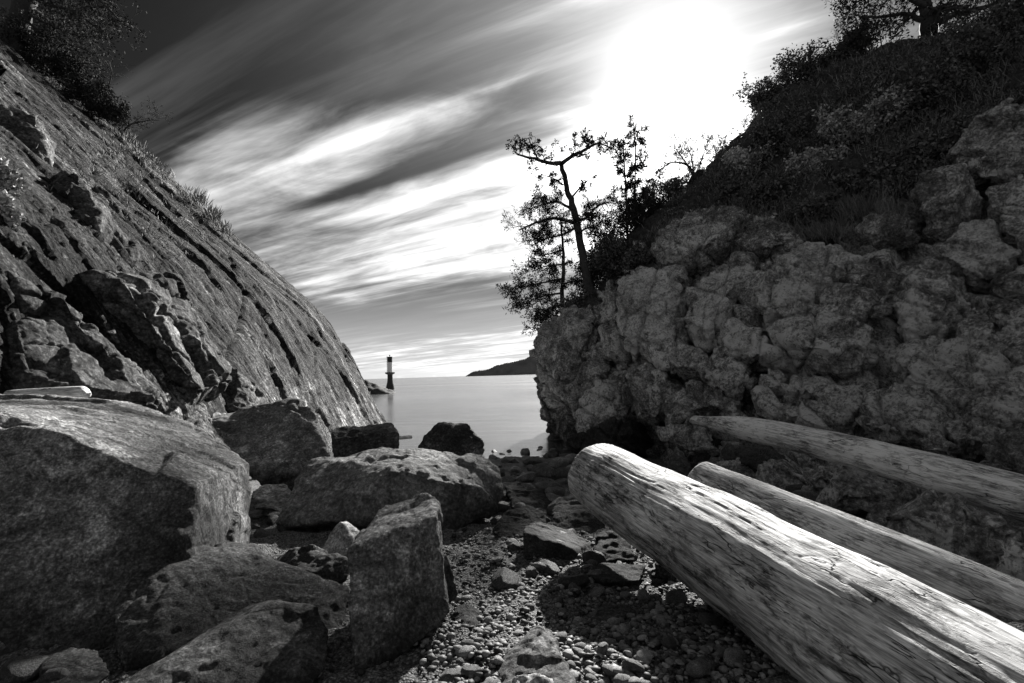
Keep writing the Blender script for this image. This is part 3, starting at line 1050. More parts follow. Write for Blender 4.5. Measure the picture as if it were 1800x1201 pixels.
# 5 front wedge
boulder('boulder', [Pts((200, 1230, 2.35), (300, 1150, 2.6), (420, 1085, 2.85), (485, 1056, 3.0), (560, 1070, 3.0), (576, 1110, 2.9), (570, 1170, 2.7), (500, 1300, 2.3), (300, 1300, 2.2),
                       (200, 1210, 2.5), (440, 1062, 3.3), (500, 1060, 3.35), (480, 1200, 3.2))], .014, 'granite',
        'wedge shaped granite boulder with a lit upper face at the bottom edge', seed=5.5, amp=.35)
# 6 standing slab
boulder('boulder', [Pts((612, 968, 3.05), (640, 945, 3.15), (770, 905, 3.3), (770, 955, 3.3), (790, 1075, 3.15), (765, 1110, 3.05), (690, 1170, 2.85), (625, 1215, 2.7), (613, 1100, 2.8),
                       (640, 930, 3.55), (672, 890, 3.75), (752, 869, 3.8), (770, 880, 3.7), (700, 1050, 3.9), (780, 1040, 3.6)),
                   Pts((772, 950, 3.5), (790, 975, 3.45), (803, 1010, 3.4), (803, 1045, 3.4), (788, 1085, 3.3), (770, 1040, 3.6), (760, 1000, 3.4))], .014, 'granite',
        'tall upright granite slab with a slanted sunlit top beside the pebbles', seed=6.6, amp=.5)
# 7 long boulder mid
boulder('boulder', [Pts((475, 925, 6.3), (500, 890, 6.6), (545, 808, 7.2), (575, 806, 7.3), (640, 797, 7.4), (740, 788, 7.6), (790, 795, 7.6), (850, 800, 7.6), (880, 830, 7.4), (890, 868, 7.1), (870, 905, 6.8), (800, 935, 6.5),
                       (640, 905, 6.3), (560, 915, 6.1), (700, 850, 9.0), (600, 840, 8.5), (700, 825, 6.6), (800, 850, 6.6), (850, 850, 8.6))], .026, 'granite_mid',
        'long humped boulder with mottled pale top in the middle of the cove', seed=7.7, amp=.6)
# 8 shaded boulder behind
boulder('boulder', [Pts((358, 735, 9.8), (375, 722, 10.2), (455, 724, 10.3), (510, 705, 10.4), (540, 712, 10.2), (562, 745, 9.8), (582, 800, 9.3), (560, 830, 9.0), (440, 830, 8.6), (400, 800, 9.0), (500, 900, 9.0), (480, 740, 12), (540, 760, 12))],
        .034, 'granite_mid', 'large shaded grey boulder behind the huge boulder under the slab cliff', seed=8.8, amp=.8)
# 9
boulder('boulder', [Pts((580, 765, 10.6), (585, 752, 11.0), (640, 746, 11.2), (690, 742, 11.2), (702, 760, 10.8), (700, 800, 10.4), (660, 815, 10.2), (585, 812, 10.2), (650, 760, 12.2), (690, 770, 12.4))], .034, 'black_rock',
        'flat topped black boulder at the foot of the slab cliff', seed=9.9, amp=.8)
# 10
boulder('boulder', [Pts((733, 788, 12.4), (745, 768, 12.8), (770, 741, 13.0), (790, 747, 13.0), (822, 746, 13.0), (840, 765, 12.8), (853, 780, 12.5), (850, 803, 12.2), (735, 812, 12), (790, 830, 12), (800, 770, 14.5))], .04, 'black_rock',
        'rounded black boulder standing alone against the bright water', seed=10.1, amp=.6)
# 11
boulder('rock', [Pts((780, 1110, 3.3), (800, 1065, 3.5), (822, 1058, 3.55), (860, 1085, 3.5), (885, 1130, 3.3), (870, 1155, 3.15), (820, 1165, 3.05), (790, 1150, 3.1), (830, 1110, 3.2), (830, 1200, 3.25))], .012, 'granite',
        'flat oval stone with rippled top at the foot of the standing slab', 'rock', seed=11.1, amp=.6)
# 12
boulder('rock', [Pts((868, 1190, 2.7), (890, 1150, 2.9), (950, 1098, 3.0), (965, 1110, 3.0), (1000, 1170, 2.75), (1020, 1215, 2.5), (940, 1260, 2.4), (870, 1240, 2.5), (930, 1160, 2.75), (960, 1200, 3.2))], .011, 'granite',
        'wedge of pale flaky rock at the bottom edge among the pebbles', 'rock', seed=12.2, amp=.9)
# 13
boulder('rock', [Pts((890, 1215, 2.45), (905, 1185, 2.5), (945, 1178, 2.5), (975, 1195, 2.45), (975, 1240, 2.35), (895, 1250, 2.35), (930, 1230, 2.6))], .010, 'granite_pale',
        'small rounded pale stone cut by the bottom edge under the flaky wedge', 'rock', seed=13.3)
# 14
boulder('rock', [Pts((919, 930, 5.0), (924, 924, 5.5), (950, 914, 5.8), (1007, 934, 5.6), (1041, 957, 5.2), (1042, 985, 4.95), (1010, 966, 4.75), (925, 936, 4.9),
                       (920, 985, 4.8), (1000, 1012, 4.65), (1040, 1012, 4.8), (960, 990, 5.6), (1030, 990, 5.4))], .018, 'granite',
        'flat dark slab with a smooth lit top beside the largest log', 'rock', seed=14.4, amp=.4)
# 15
boulder('rock', [Pts((968, 895, 6.6), (985, 880, 6.9), (1040, 876, 6.9), (1065, 890, 6.6), (1065, 935, 6.2), (1010, 950, 6.0), (972, 925, 6.2), (1020, 920, 7.5))], .02, 'granite',
        'rounded stone with a pale flat crown tucked under the largest log', 'rock', seed=15.5, amp=.6)
# 16
boulder('rock', [Pts((1038, 965, 5.0), (1052, 932, 5.2), (1075, 930, 5.2), (1110, 955, 5.0), (1120, 985, 4.7), (1050, 988, 4.7), (1080, 1000, 5.0))], .016, 'granite',
        'small notched pale stone leaning on the slab by the log', 'rock', seed=16.6, amp=1.1)
# 17
boulder('rock', [Pts((1034, 1005, 4.3), (1050, 988, 4.55), (1136, 992, 4.5), (1125, 1020, 4.15), (1085, 1024, 4.1), (1040, 1015, 4.2), (1060, 1040, 4.2), (1120, 1045, 4.3), (1080, 1030, 4.6))], .015, 'granite',
        'flat topped grey stone lying beside the middle of the largest log', 'rock', seed=17.7, amp=.3)
# 18
boulder('rock', [Pts((862, 935, 6.2), (885, 900, 6.5), (925, 888, 6.7), (960, 900, 6.5), (965, 930, 6.2), (930, 945, 6.0), (880, 948, 5.9), (920, 940, 7.2))], .018, 'granite_dark',
        'smooth rounded dark stone right of the long humped boulder', 'rock', seed=18.8, amp=.35)
# 19
boulder('rock', [Pts((835, 965, 5.7), (850, 953, 5.8), (875, 958, 5.7), (882, 975, 5.5), (860, 982, 5.4), (838, 978, 5.5), (860, 975, 6.0))], .015, 'granite_dark',
        'small dark stone at the top of the gravel patch', 'rock', seed=19.9, amp=.5)
boulder('rock', [Pts((885, 855, 8.2), (905, 848, 8.4), (950, 862, 8.2), (975, 880, 7.8), (970, 905, 7.4), (900, 895, 7.4), (930, 890, 9))], .026, 'granite_dark',
        'ribbed black rock between the humped boulder and the log end', 'rock', seed=20.3, amp=1)
boulder('rock', [Pts((1172, 825, 9.0), (1178, 805, 9.2), (1190, 783, 9.4), (1213, 815, 9.2), (1212, 840, 8.8), (1180, 842, 8.7), (1195, 830, 10))], .024, 'granite_mid',
        'small pointed grey rock between the ends of the two lower logs', 'rock', seed=21.3, amp=.7)
boulder('rock', [Pts((440, 868, 7.6), (460, 850, 7.9), (505, 852, 7.9), (520, 872, 7.6), (495, 900, 7.1), (445, 895, 7.1), (480, 890, 8.4))], .024, 'granite_mid',
        'low flat stone in the gap behind the huge boulder', 'rock', seed=22.3, amp=.6)
boulder('rock', [Pts((60, 1160, 2.9), (110, 1130, 3.05), (170, 1140, 3.0), (200, 1180, 2.8), (150, 1230, 2.6), (70, 1220, 2.6), (130, 1200, 3.1))], .014, 'granite_dark',
        'dark rounded stone in shadow at the bottom left under the huge boulder', 'rock', seed=23.3, amp=.5)
boulder('rock', [Pts((1035, 1088, 3.45), (1060, 1062, 3.6), (1105, 1060, 3.6), (1130, 1085, 3.45), (1110, 1110, 3.3), (1050, 1110, 3.3), (1080, 1110, 3.7))], .012, 'granite_dark',
        'dark half buried stone among the pebbles beside the largest log', 'rock', seed=24.3, amp=.35)
# islet in the sea
boulder('islet', [Pts((600, 725, 98), (640, 668, 104), (662, 683, 104), (680, 684, 104), (716, 699, 101), (688, 703, 98), (620, 710, 96), (650, 690, 112))], .30, 'black_rock',
        'low black rock islet in the sea beneath the beacon', 'islet', seed=40.3, amp=.8)


# ------------------------------------------------------------------ logs
def log(name, a, b, r0, r1, mat, label, seed=0, nseg=500, nrad=160, round0=.42, bend=0.0, cat='driftwood log', tip=None, bumps=.038, cut=0.25):
    a, b = np.array(a), np.array(b)
    L = np.linalg.norm(b - a)
    X = (b - a) / L
    Z = np.array([0, 0, 1.0]); Z = Z - X * (X @ Z); Z /= np.linalg.norm(Z)
    Y = np.cross(Z, X)
    r = max(r0, r1)
    t = np.concatenate([np.linspace(0, 1, 40, endpoint=False) ** 2 * (1.6 * r0 / L), np.linspace(1.6 * r0 / L, 1, nseg - 40)])
    th = np.linspace(0, 2 * math.pi, nrad, endpoint=False)
    T, TH = np.meshgrid(t, th, indexing='ij')
    x = T * L
    rad = r0 + (r1 - r0) * T
    endf = np.clip(x / (r0 * round0), 0, 1)
    prof_ = (1 - (1 - endf) ** 2.6) ** .5
    if tip:
        prof_ = prof_ * (tip[1] + (1 - tip[1]) * sstep(x, 0, tip[0]))
    base_r = rad * prof_
    c, s_ = np.cos(TH), np.sin(TH)
    q = np.stack([x.ravel() * .9, (c * r).ravel() * 1.8, (s_ * r).ravel() * 1.8], 1) + seed
    d = fbm(q, 3) * bumps * r * 2
    q2 = np.stack([x.ravel() * 1.2, (c * r).ravel() * 12, (s_ * r).ravel() * 12], 1) + seed
    d = d + (fbm(q2 * np.array([1, 2.2, 2.2]), 4, .6)) * .013 * r
    q3 = np.stack([x.ravel() * .8, (c * r).ravel() * 9, (s_ * r).ravel() * 9], 1) + seed * 2 + 9
    gr = np.abs(perlin(q3))
    gate = sstep(perlin(q * 1.7 + 4), 0.0, .35)
    d = d - np.exp(-(gr / .03) ** 2) * gate * .05 * r
    # torn, flaking patches
    q4 = np.stack([x.ravel() * 3.5, (c * r).ravel() * 7, (s_ * r).ravel() * 7], 1) + seed
    tear = sstep(perlin(q * 1.3 + 20), .22, .5)
    d = d + tear * facets(q4, (1, 1, 1), None, .5, .6, .8, .3, .1, .2) * .03 * r
    rr = base_r.ravel() + d * np.minimum(1, prof_.ravel() * 1.2)
    bx = bend * np.sin(x / L * math.pi).ravel()
    loc = np.stack([x.ravel() + cut * (s_.ravel()) * r0 * (1 - np.clip(x.ravel() / (2 * r0), 0, 1)), rr * c.ravel(), rr * s_.ravel() + bx], 1)
    n = len(t)
    i = np.arange(n - 1)[:, None] * nrad + np.arange(nrad)[None, :]
    j = np.arange(n - 1)[:, None] * nrad + (np.arange(nrad)[None, :] + 1) % nrad
    f = np.stack([i.ravel(), j.ravel(), (j + nrad).ravel(), (i + nrad).ravel()], 1)
    me = mesh_np(name, loc, f[:, ::-1])
    bm = bmesh.new()
    bm.from_mesh(me)
    bm.verts.ensure_lookup_table()
    bm.faces.new([bm.verts[k] for k in range((n - 1) * nrad, n * nrad)])
    bmesh.ops.recalc_face_normals(bm, faces=bm.faces)
    bm.to_mesh(me)
    bm.free()
    o = link(name, me, M[mat])
    o.matrix_world = Matrix(((X[0], Y[0], Z[0], a[0]), (X[1], Y[1], Z[1], a[1]), (X[2], Y[2], Z[2], a[2]), (0, 0, 0, 1)))
    tag(o, label, cat)
    return o


log('driftwood_log', P(1040, 828, 5.25), P(1900, 1370, 1.70), .32, .36, 'driftwood', 'largest pale driftwood log running from the cove to the bottom right corner', seed=3.1, nseg=760, nrad=240, bend=.03)
log('driftwood_log', P(1222, 838, 5.7), P(1990, 1180, 2.95), .20, .24, 'driftwood_grey', 'middle driftwood log with cracked surface lying parallel behind the largest log', seed=8.4, nseg=560, nrad=150, bend=.02)
log('driftwood_log', P(1216, 737, 9.2), P(1990, 932, 4.0), .17, .21, 'driftwood_pale', 'uppermost driftwood log with a narrow tip resting against the right cliff', seed=14.2, nseg=560, nrad=150, tip=(1.6, .45), bend=.10)
log('driftwood_log', P(157, 690, 8.4), P(-200, 712, 8.2), .11, .13, 'driftwood_white', 'short white driftwood log behind the huge boulder at the left', seed=20, nseg=300, nrad=100, round0=1.1)
log('driftwood_stick', P(724, 768, 15.0), P(690, 771, 15.2), .05, .06, 'driftwood_white', 'pale stub of driftwood between the two black boulders', seed=23, nseg=80, nrad=40, cat='driftwood stick')

# ------------------------------------------------------------------ pebbles and cobbles
def pebble_mesh(name, sub, seed, flat=.55, angular=.25):
    bm = bmesh.new()
    bmesh.ops.create_icosphere(bm, subdivisions=sub, radius=1.0)
    v = np.array([x.co[:] for x in bm.verts])
    rs = np.random.RandomState(seed)
    # shave with random planes for a worn, slightly angular stone
    for _ in range(9):
        n = rs.normal(size=3); n /= np.linalg.norm(n)
        dd = v @ n
        lim = rs.uniform(.55, .9)
        v = v - n * (np.clip(dd - lim, 0, None) * (.6 + angular))[:, None]
    v = v * np.array([1, rs.uniform(.6, .9), flat * rs.uniform(.7, 1.2)])
    v = v * (1 + .06 * perlin(v * 2 + seed))[:, None]
    for a, b in zip(bm.verts, v):
        a.co = b
    me = bpy.data.meshes.new(name)
    bm.to_mesh(me)
    bm.free()
    me.polygons.foreach_set('use_smooth', np.ones(len(me.polygons), bool))
    return me


pm = [pebble_mesh('pebble', 2, 50 + k) for k in range(10)]
for m_ in pm:
    m_.materials.append(M['pebble'])
cm = [pebble_mesh('cobble', 3, 80 + k, .6, .4) for k in range(8)]
for m_ in cm:
    m_.materials.append(M['cobble'])


def place(me, name, x, y, r, sink=.35, tiltm=.35):
    o = bpy.data.objects.new(name, me)
    COL.objects.link(o)
    o.parent = beach
    z = beach_h(x, y) + r * .5 * (1 - sink)
    o.location = (x, y, z)
    o.rotation_euler = (random.uniform(-tiltm, tiltm), random.uniform(-tiltm, tiltm), random.uniform(0, 6.28))
    o.scale = (r, r * random.uniform(.8, 1.1), r * random.uniform(.8, 1.1))
    return o


for k in range(230):
    px, py = random.uniform(790, 1330), random.uniform(1000, 1215)
    if px > 1080 + (py - 1000) * 1.3 or (px < 880 and py < 1090 and px < 810):
        continue
    w = PG(px, py)
    place(random.choice(pm), 'pebble', w[0], w[1], random.choice([.022, .027, .033, .04, .05]) * random.uniform(.8, 1.25))
cob = [(905, 790, .22), (870, 800, .25), (890, 815, .2), (925, 800, .3), (950, 795, .25), (935, 820, .32), (975, 800, .28), (905, 830, .25), (985, 825, .4), (960, 840, .35),
       (880, 840, .2), (925, 850, .25), (1000, 850, .4), (1010, 815, .3), (975, 870, .22), (905, 865, .18), (860, 870, .2), (1020, 870, .25), (985, 780, .4), (1000, 795, .35), (1020, 780, .4), (1040, 820, .3),
       (455, 910, .16), (480, 925, .13), (445, 930, .12), (500, 940, .14), (460, 950, .12), (520, 920, .12), (1130, 1045, .09), (1150, 1080, .08), (1160, 1010, .14), (1190, 1060, .1),
       (880, 990, .07), (945, 1005, .09), (905, 970, .08), (1010, 1035, .06), (985, 1060, .05), (830, 1180, .06), (790, 1190, .07), (850, 1200, .05), (40, 1190, .12), (10, 1150, .15), (100, 1200, .1),
       (1060, 1160, .06), (1110, 1190, .07), (1180, 1150, .07), (1230, 1190, .08), (1290, 1180, .08), (1250, 1110, .08), (1390, 870, .3), (1350, 880, .22), (1450, 860, .28), (1300, 870, .25), (1420, 890, .24), (1500, 850, .3), (1480, 890, .25), (1360, 860, .2), (1260, 850, .25), (1240, 830, .3), (1330, 840, .3)]
for px, py, r in cob:
    w = PG(px, py)
    place(random.choice(cm), 'cobble', w[0], w[1], r, .4, .3)
for k in range(34):
    px, py = random.uniform(870, 1110), random.uniform(885, 1040)
    w = PG(px, py)
    place(random.choice(cm), 'cobble', w[0], w[1], random.uniform(.05, .15), .5, .25)
for k in range(70):
    px, py = random.uniform(860, 1040), random.uniform(785, 905)
    w = PG(px, py)
    place(random.choice(cm), 'cobble', w[0], w[1], random.uniform(.08, .22), .4, .3)

# small stones nobody could count, joined
base_m = [pebble_mesh('tmp', 1, 120 + k) for k in range(6)]
bv = []
for m_ in base_m:
    v = np.empty(len(m_.vertices) * 3, np.float32); m_.vertices.foreach_get('co', v)
    f = np.empty(len(m_.polygons) * 3, np.int32); m_.polygons.foreach_get('vertices', f)
    bv.append((v.reshape(-1, 3), f.reshape(-1, 3)))
VV, FF, off_ = [], [], 0
for k in range(6500):
    if k < 5200:
        px, py = random.uniform(740, 1400), random.uniform(930, 1215)
    else:
        px, py = random.uniform(0, 1500), random.uniform(820, 1215)
    w = PG(px, py)
    r = random.choice([.009, .012, .016, .022, .03]) * random.uniform(.8, 1.2) * max(1.0, w[1] / 4.5)
    v, f = bv[k % 6]
    a = random.uniform(0, 6.28)
    ca, sa = math.cos(a), math.sin(a)
    tx = random.uniform(-.5, .5)
    Rm = np.array([[ca, -sa, 0], [sa, ca, 0], [0, 0, 1]]) @ np.array([[1, 0, 0], [0, math.cos(tx), -math.sin(tx)], [0, math.sin(tx), math.cos(tx)]])
    VV.append((v @ Rm.T) * r + np.array([w[0], w[1], beach_h(w[0], w[1]) + r * .35]))
    FF.append(f + off_)
    off_ += len(v)
m_s, t_, b_ = newmat('small_pebble')
geo_ = t_.n.new('ShaderNodeNewGeometry')
setcol(t_, b_, t_.mul(t_.m('POWER', geo_.outputs['Random Per Island'], 1.6), t_.lin(t_.noise(geo_.outputs['Position'], 90, 4, .6), .3, .7, .16, .36)))
b_.inputs['Roughness'].default_value = .68
peb = link('gravel', mesh_np('gravel', np.concatenate(VV), np.concatenate(FF)), m_s, beach)
tag(peb, kind='stuff')


# ------------------------------------------------------------------ more rocks along the foot of the right cliff
def foot_rock(px, py, w, h, mat, seed, depth=None):
    """angular rock whose foot stands on the beach under a photo position; w, h in photo pixels"""
    rs = np.random.RandomState(seed)
    g = PG(px, py)
    d = float((g - CAM) @ FWD)
    k = d / 900.0
    W_, H_ = w * k * .5, h * k
    pts = []
    for _ in range(15):
        a = rs.uniform(0, 6.283)
        zz = rs.uniform(-.35, 1.0)
        r = (1 - max(zz, 0) ** 2.2 * .6) * rs.uniform(.85, 1.05)
        pts.append(g + np.array([math.cos(a) * W_ * r, math.sin(a) * W_ * r * .85 + W_ * .5, zz * H_]))
    v, f = remesh_hulls([pts], max(k * 1.758 * 1.3, W_ / 40), 1)
    v = rock_disp(v, f, W_, 1.0, seed * 1.7, px=k * 1.758, rl=1)
    c = g
    return link('rock_block', mesh_np('rock_block', v - c, f), M[mat], cliffR, c)


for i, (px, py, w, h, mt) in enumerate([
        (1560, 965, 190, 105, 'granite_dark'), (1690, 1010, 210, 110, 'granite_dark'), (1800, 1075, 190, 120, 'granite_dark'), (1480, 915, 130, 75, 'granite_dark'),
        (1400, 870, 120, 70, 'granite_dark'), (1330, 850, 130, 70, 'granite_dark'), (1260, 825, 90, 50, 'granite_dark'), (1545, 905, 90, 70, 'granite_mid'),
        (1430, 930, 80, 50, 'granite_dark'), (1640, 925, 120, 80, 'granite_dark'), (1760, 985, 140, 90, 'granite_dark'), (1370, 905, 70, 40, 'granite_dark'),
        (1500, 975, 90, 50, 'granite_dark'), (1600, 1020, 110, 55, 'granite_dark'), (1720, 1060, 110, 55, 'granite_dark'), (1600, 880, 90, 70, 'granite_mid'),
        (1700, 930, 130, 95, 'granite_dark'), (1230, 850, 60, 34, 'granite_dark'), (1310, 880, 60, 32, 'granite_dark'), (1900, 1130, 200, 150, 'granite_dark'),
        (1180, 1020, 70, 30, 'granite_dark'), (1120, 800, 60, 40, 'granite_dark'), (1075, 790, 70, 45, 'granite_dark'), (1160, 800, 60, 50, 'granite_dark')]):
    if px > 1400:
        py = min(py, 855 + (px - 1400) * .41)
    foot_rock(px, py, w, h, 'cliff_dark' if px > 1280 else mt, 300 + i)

# ------------------------------------------------------------------ far headland
hp = [(815, 663), (828, 657), (842, 652), (858, 648), (875, 643), (892, 640), (910, 634), (930, 628), (960, 618), (1010, 604), (1080, 590), (1180, 585), (1300, 600), (1420, 640), (1460, 665)]
ridge = np.array([P(x, y, 3000.0) for x, y in hp])
rr = catmull(ridge, 420, 0)
hh = []
for j, (dy, kz) in enumerate([(-130, -.15), (-100, .05), (-70, .35), (-40, .68), (-15, .92), (0, 1.0), (60, .95), (200, .7), (500, .3), (800, -.2)]):
    q_ = rr.copy()
    q_[:, 1] += dy * np.clip(rr[:, 2] / 90, .05, 1)
    top = np.maximum(rr[:, 2], 0)
    q_[:, 2] = top * kz if kz > 0 else -5.0
    jit = np.random.RandomState(j).rand(420)
    q_[:, 2] += (fbm(np.stack([q_[:, 0] * .01, q_[:, 1] * .01, q_[:, 0] * 0], 1), 4) * 8 + jit * 5.0) * (kz > 0) * np.clip(top / 20, 0, 1)
    q_[0, 2] = q_[-1, 2] = -5
    hh.append(q_)
hg = np.array(hh)
hills = link('hills', mesh_np('hills', hg.reshape(-1, 3), grid_faces(len(hh), 420)), M['forest'])
tag(hills, 'far wooded headland rising from the horizon', kind='structure')


# ------------------------------------------------------------------ beacon
def lathe(profile, n=28):
    v, f = [], []
    for r, z in profile:
        for k in range(n):
            a = 2 * math.pi * k / n
            v.append((r * math.cos(a), r * math.sin(a), z))
    for i in range(len(profile) - 1):
        for k in range(n):
            f.append((i * n + k, i * n + (k + 1) % n, (i + 1) * n + (k + 1) % n, (i + 1) * n + k))
    bm = bmesh.new()
    vs = [bm.verts.new(c) for c in v]
    for q_ in f:
        bm.faces.new([vs[k] for k in q_])
    bm.faces.new(vs[:n][::-1])
    bm.faces.new(vs[-n:])
    me = bpy.data.meshes.new('lathe')
    bm.to_mesh(me)
    bm.free()
    return me


class Tubes:
    def __init__(s):
        s.v, s.f, s.n = [], [], 0

    def tube(s, pts, radii, sides=5):
        pts = np.asarray(pts, float)
        m_ = len(pts)
        t = np.gradient(pts, axis=0)
        t /= np.linalg.norm(t, axis=1)[:, None] + 1e-9
        ref = np.array([.31, .17, .93]) if abs(t[0, 2]) < .9 else np.array([1., .1, 0])
        a = np.cross(t, ref); a /= np.linalg.norm(a, axis=1)[:, None] + 1e-9
        b = np.cross(t, a)
        th = np.arange(sides) * 2 * math.pi / sides
        r = np.asarray(radii, float)[:, None, None]
        ring = pts[:, None] + r * (np.cos(th)[None, :, None] * a[:, None] + np.sin(th)[None, :, None] * b[:, None])
        s.v.append(ring.reshape(-1, 3))
        i = np.arange(m_ - 1)[:, None] * sides + np.arange(sides)[None]
        j = np.arange(m_ - 1)[:, None] * sides + (np.arange(sides)[None] + 1) % sides
        s.f.append(np.stack([i.ravel(), j.ravel(), (j + sides).ravel(), (i + sides).ravel()], 1) + s.n)
        s.n += m_ * sides

    def blades(s, c, d, L, w):
        """diamond leaves: centre bases c (n,3), directions d, lengths L, widths w"""
        c, d = np.asarray(c), np.asarray(d)
        k = len(c)
        r = np.random.RandomState(k + s.n % 1000)
        side = np.cross(d, r.normal(size=(k, 3)))
        side /= np.linalg.norm(side, axis=1)[:, None] + 1e-9
        L = np.asarray(L).reshape(-1, 1); w = np.asarray(w).reshape(-1, 1)
        q_ = np.stack([c, c + d * L * .5 + side * w * .5, c + d * L, c + d * L * .5 - side * w * .5], 1)
        s.v.append(q_.reshape(-1, 3))
        s.f.append(np.arange(k * 4).reshape(-1, 4) + s.n)
        s.n += k * 4

    def mesh(s, name, cen):
        return mesh_np(name, np.concatenate(s.v) - cen, np.concatenate(s.f))


base = CAM + (P(686, 684.5, 1) - CAM) * (3.0 / -(P(686, 684.5, 1) - CAM)[2])
bea = empty('beacon', base)
tag(bea, 'white beacon tower with a black top on a flared concrete pier in the sea', 'beacon')
link('pier', lathe([(1.45, -1.5), (1.3, 0), (1.15, .5), (.82, 1.9), (.72, 2.6), (.70, 4.0)]), M['concrete_wet'], bea)
link('platform', lathe([(.72, 4.0), (1.25, 4.25), (1.32, 4.3), (1.32, 4.62), (1.2, 4.64)]), M['concrete'], bea)
link('tower', lathe([(.66, 4.64), (.66, 7.35)]), M['white_paint'], bea)
link('tower_top', lathe([(.67, 7.35), (.67, 8.8), (.72, 8.82), (.72, 8.9)]), M['black_paint'], bea)
lan = link('lantern', lathe([(.10, 8.9), (.10, 9.1), (.16, 9.12), (.16, 9.35), (.05, 9.45)], 12), M['steel'], bea)
T = Tubes()
for dy in (-.16, .16):
    T.tube([(-.78, dy, 4.64), (-.78, dy, 9.1)], [.03, .03], 6)
for k in range(13):
    T.tube([(-.78, -.16, 4.8 + k * .32), (-.78, .16, 4.8 + k * .32)], [.022, .022], 5)
for z_ in (5.0, 6.9, 8.75):
    T.tube([(-.9, 0, z_), (-.5, 0, z_)], [.04, .04], 5)
link('ladder', T.mesh('ladder', np.zeros(3)), M['steel'], bea)

# ------------------------------------------------------------------ vegetation
def walk(rs, p, d, L, n, gnarl, up=0.0):
    pts = [np.array(p, float)]
    d = np.array(d, float); d /= np.linalg.norm(d)
    for k in range(n):
        d = d + rs.normal(size=3) * gnarl + np.array([0, 0, up])
        d /= np.linalg.norm(d)
        pts.append(pts[-1] + d * L / n)
    return np.array(pts), d


def grow(T, Lf, rs, p, d, L, r, lev, spec):
    n = 5
    pts, dd = walk(rs, p, d, L, n, spec['gnarl'], spec.get('up', 0))
    rad = np.linspace(r, r * .5, n + 1)
    T.tube(pts, rad, 6 if r > .03 else 4)
    if lev == 0:
        if spec['leaf']:
            k = spec['nleaf']
            idx_ = rs.randint(1, n + 1, k)
            c = pts[idx_] + rs.normal(size=(k, 3)) * spec['spread']
            dr_ = rs.normal(size=(k, 3)) + dd * spec.get('along', .8)
            dr_ /= np.linalg.norm(dr_, axis=1)[:, None]
            Lf.blades(c, dr_, spec['leaf'] * rs.uniform(.6, 1.3, k), spec['leafw'] * rs.uniform(.7, 1.2, k))
        return
    for k in range(spec['kids']):
        i = rs.randint(1, n + 1) if k else n
        t = (pts[min(i, n)] - pts[max(i - 1, 0)])
        t /= np.linalg.norm(t) + 1e-9
        side = rs.normal(size=3)
        nd = t * .8 + side * spec['spray']
        if spec.get('flat'):
            nd[2] *= spec['flat']
        grow(T, Lf, rs, pts[i], nd, L * rs.uniform(.5, .75), max(r * .55, spec.get('rmin', .006)), lev - 1, spec)


def plant(name, label, cat, anchor, stems, spec, lev, mat_leaf, mat_wood='bark', seed=0, group=None, leafname='foliage'):
    """stems: list of (polyline world pts, r0, r1, number of side shoots, shoot length, level)"""
    rs = np.random.RandomState(seed)
    T, Lf = Tubes(), Tubes()
    for pts, r0, r1, ns, sl in stems:
        pts = np.asarray(pts, float)
        q_ = catmull(pts, max(8, len(pts) * 4), 0)
        q_[1:-1] += rs.normal(size=(len(q_) - 2, 3)) * r0 * .09
        T.tube(q_, np.linspace(r0, r1, len(q_)), 8)
        for k in range(ns):
            f_ = .2 + .8 * (k + rs.rand()) / ns
            i = min(int(f_ * (len(q_) - 1)), len(q_) - 2)
            t = q_[i + 1] - q_[i]; t /= np.linalg.norm(t) + 1e-9
            nd = t * .7 + rs.normal(size=3) * spec['spray']
            if spec.get('flat'):
                nd[2] *= spec['flat']
            grow(T, Lf, rs, q_[i], nd, sl * rs.uniform(.5, 1.1), max(r1 * .7, spec.get('rmin', .006)), lev, spec)
    anchor = np.array(anchor, float)
    root = empty(name, anchor)
    tag(root, label, cat, group)
    link('trunk' if cat == 'tree' else 'stem', T.mesh('wood', anchor), M[mat_wood], root)
    if Lf.n:
        link('crown' if cat == 'tree' else leafname, Lf.mesh('leaves', anchor), M[mat_leaf], root)
    return root


def PP(d, *l):
    rs = np.random.RandomState(len(l) + int(l[0][0]))
    return [P(x, y, d + rs.uniform(-.5, .5)) for x, y in l]


dT = 24.6
pine = dict(gnarl=.42, leaf=.17, leafw=.035, nleaf=17, spread=.05, spray=.75, kids=3, up=.03, rmin=.009)
bare = dict(gnarl=.5, leaf=.12, leafw=.06, nleaf=8, spread=.02, spray=.8, kids=3, up=.02, rmin=.010)
plant('pine_tree', 'twisted half dead pine with crooked bare limbs at the tip of the right cliff', 'tree', P(1040, 528, dT), [
    (PP(dT, (1044, 545), (1040, 522), (1029, 472), (1017, 413), (1008, 367), (996, 330), (987, 288)), .26, .11, 0, 0),
    (PP(dT, (987, 288), (962, 286), (942, 280), (917, 274), (906, 268)), .11, .03, 10, .75),
    (PP(dT, (948, 284), (938, 265), (929, 242)), .05, .02, 6, .5),
    (PP(dT, (987, 288), (1008, 274), (1029, 263), (1050, 253), (1071, 259)), .11, .03, 11, .75),
    (PP(dT, (1029, 263), (1036, 250), (1023, 236)), .05, .02, 5, .5),
    (PP(dT, (1006, 347), (1018, 332), (1025, 326), (1042, 308)), .05, .012, 4, .4),
    (PP(dT, (990, 326), (975, 315), (954, 307)), .05, .012, 5, .4)], bare, 2, 'needle', seed=5)
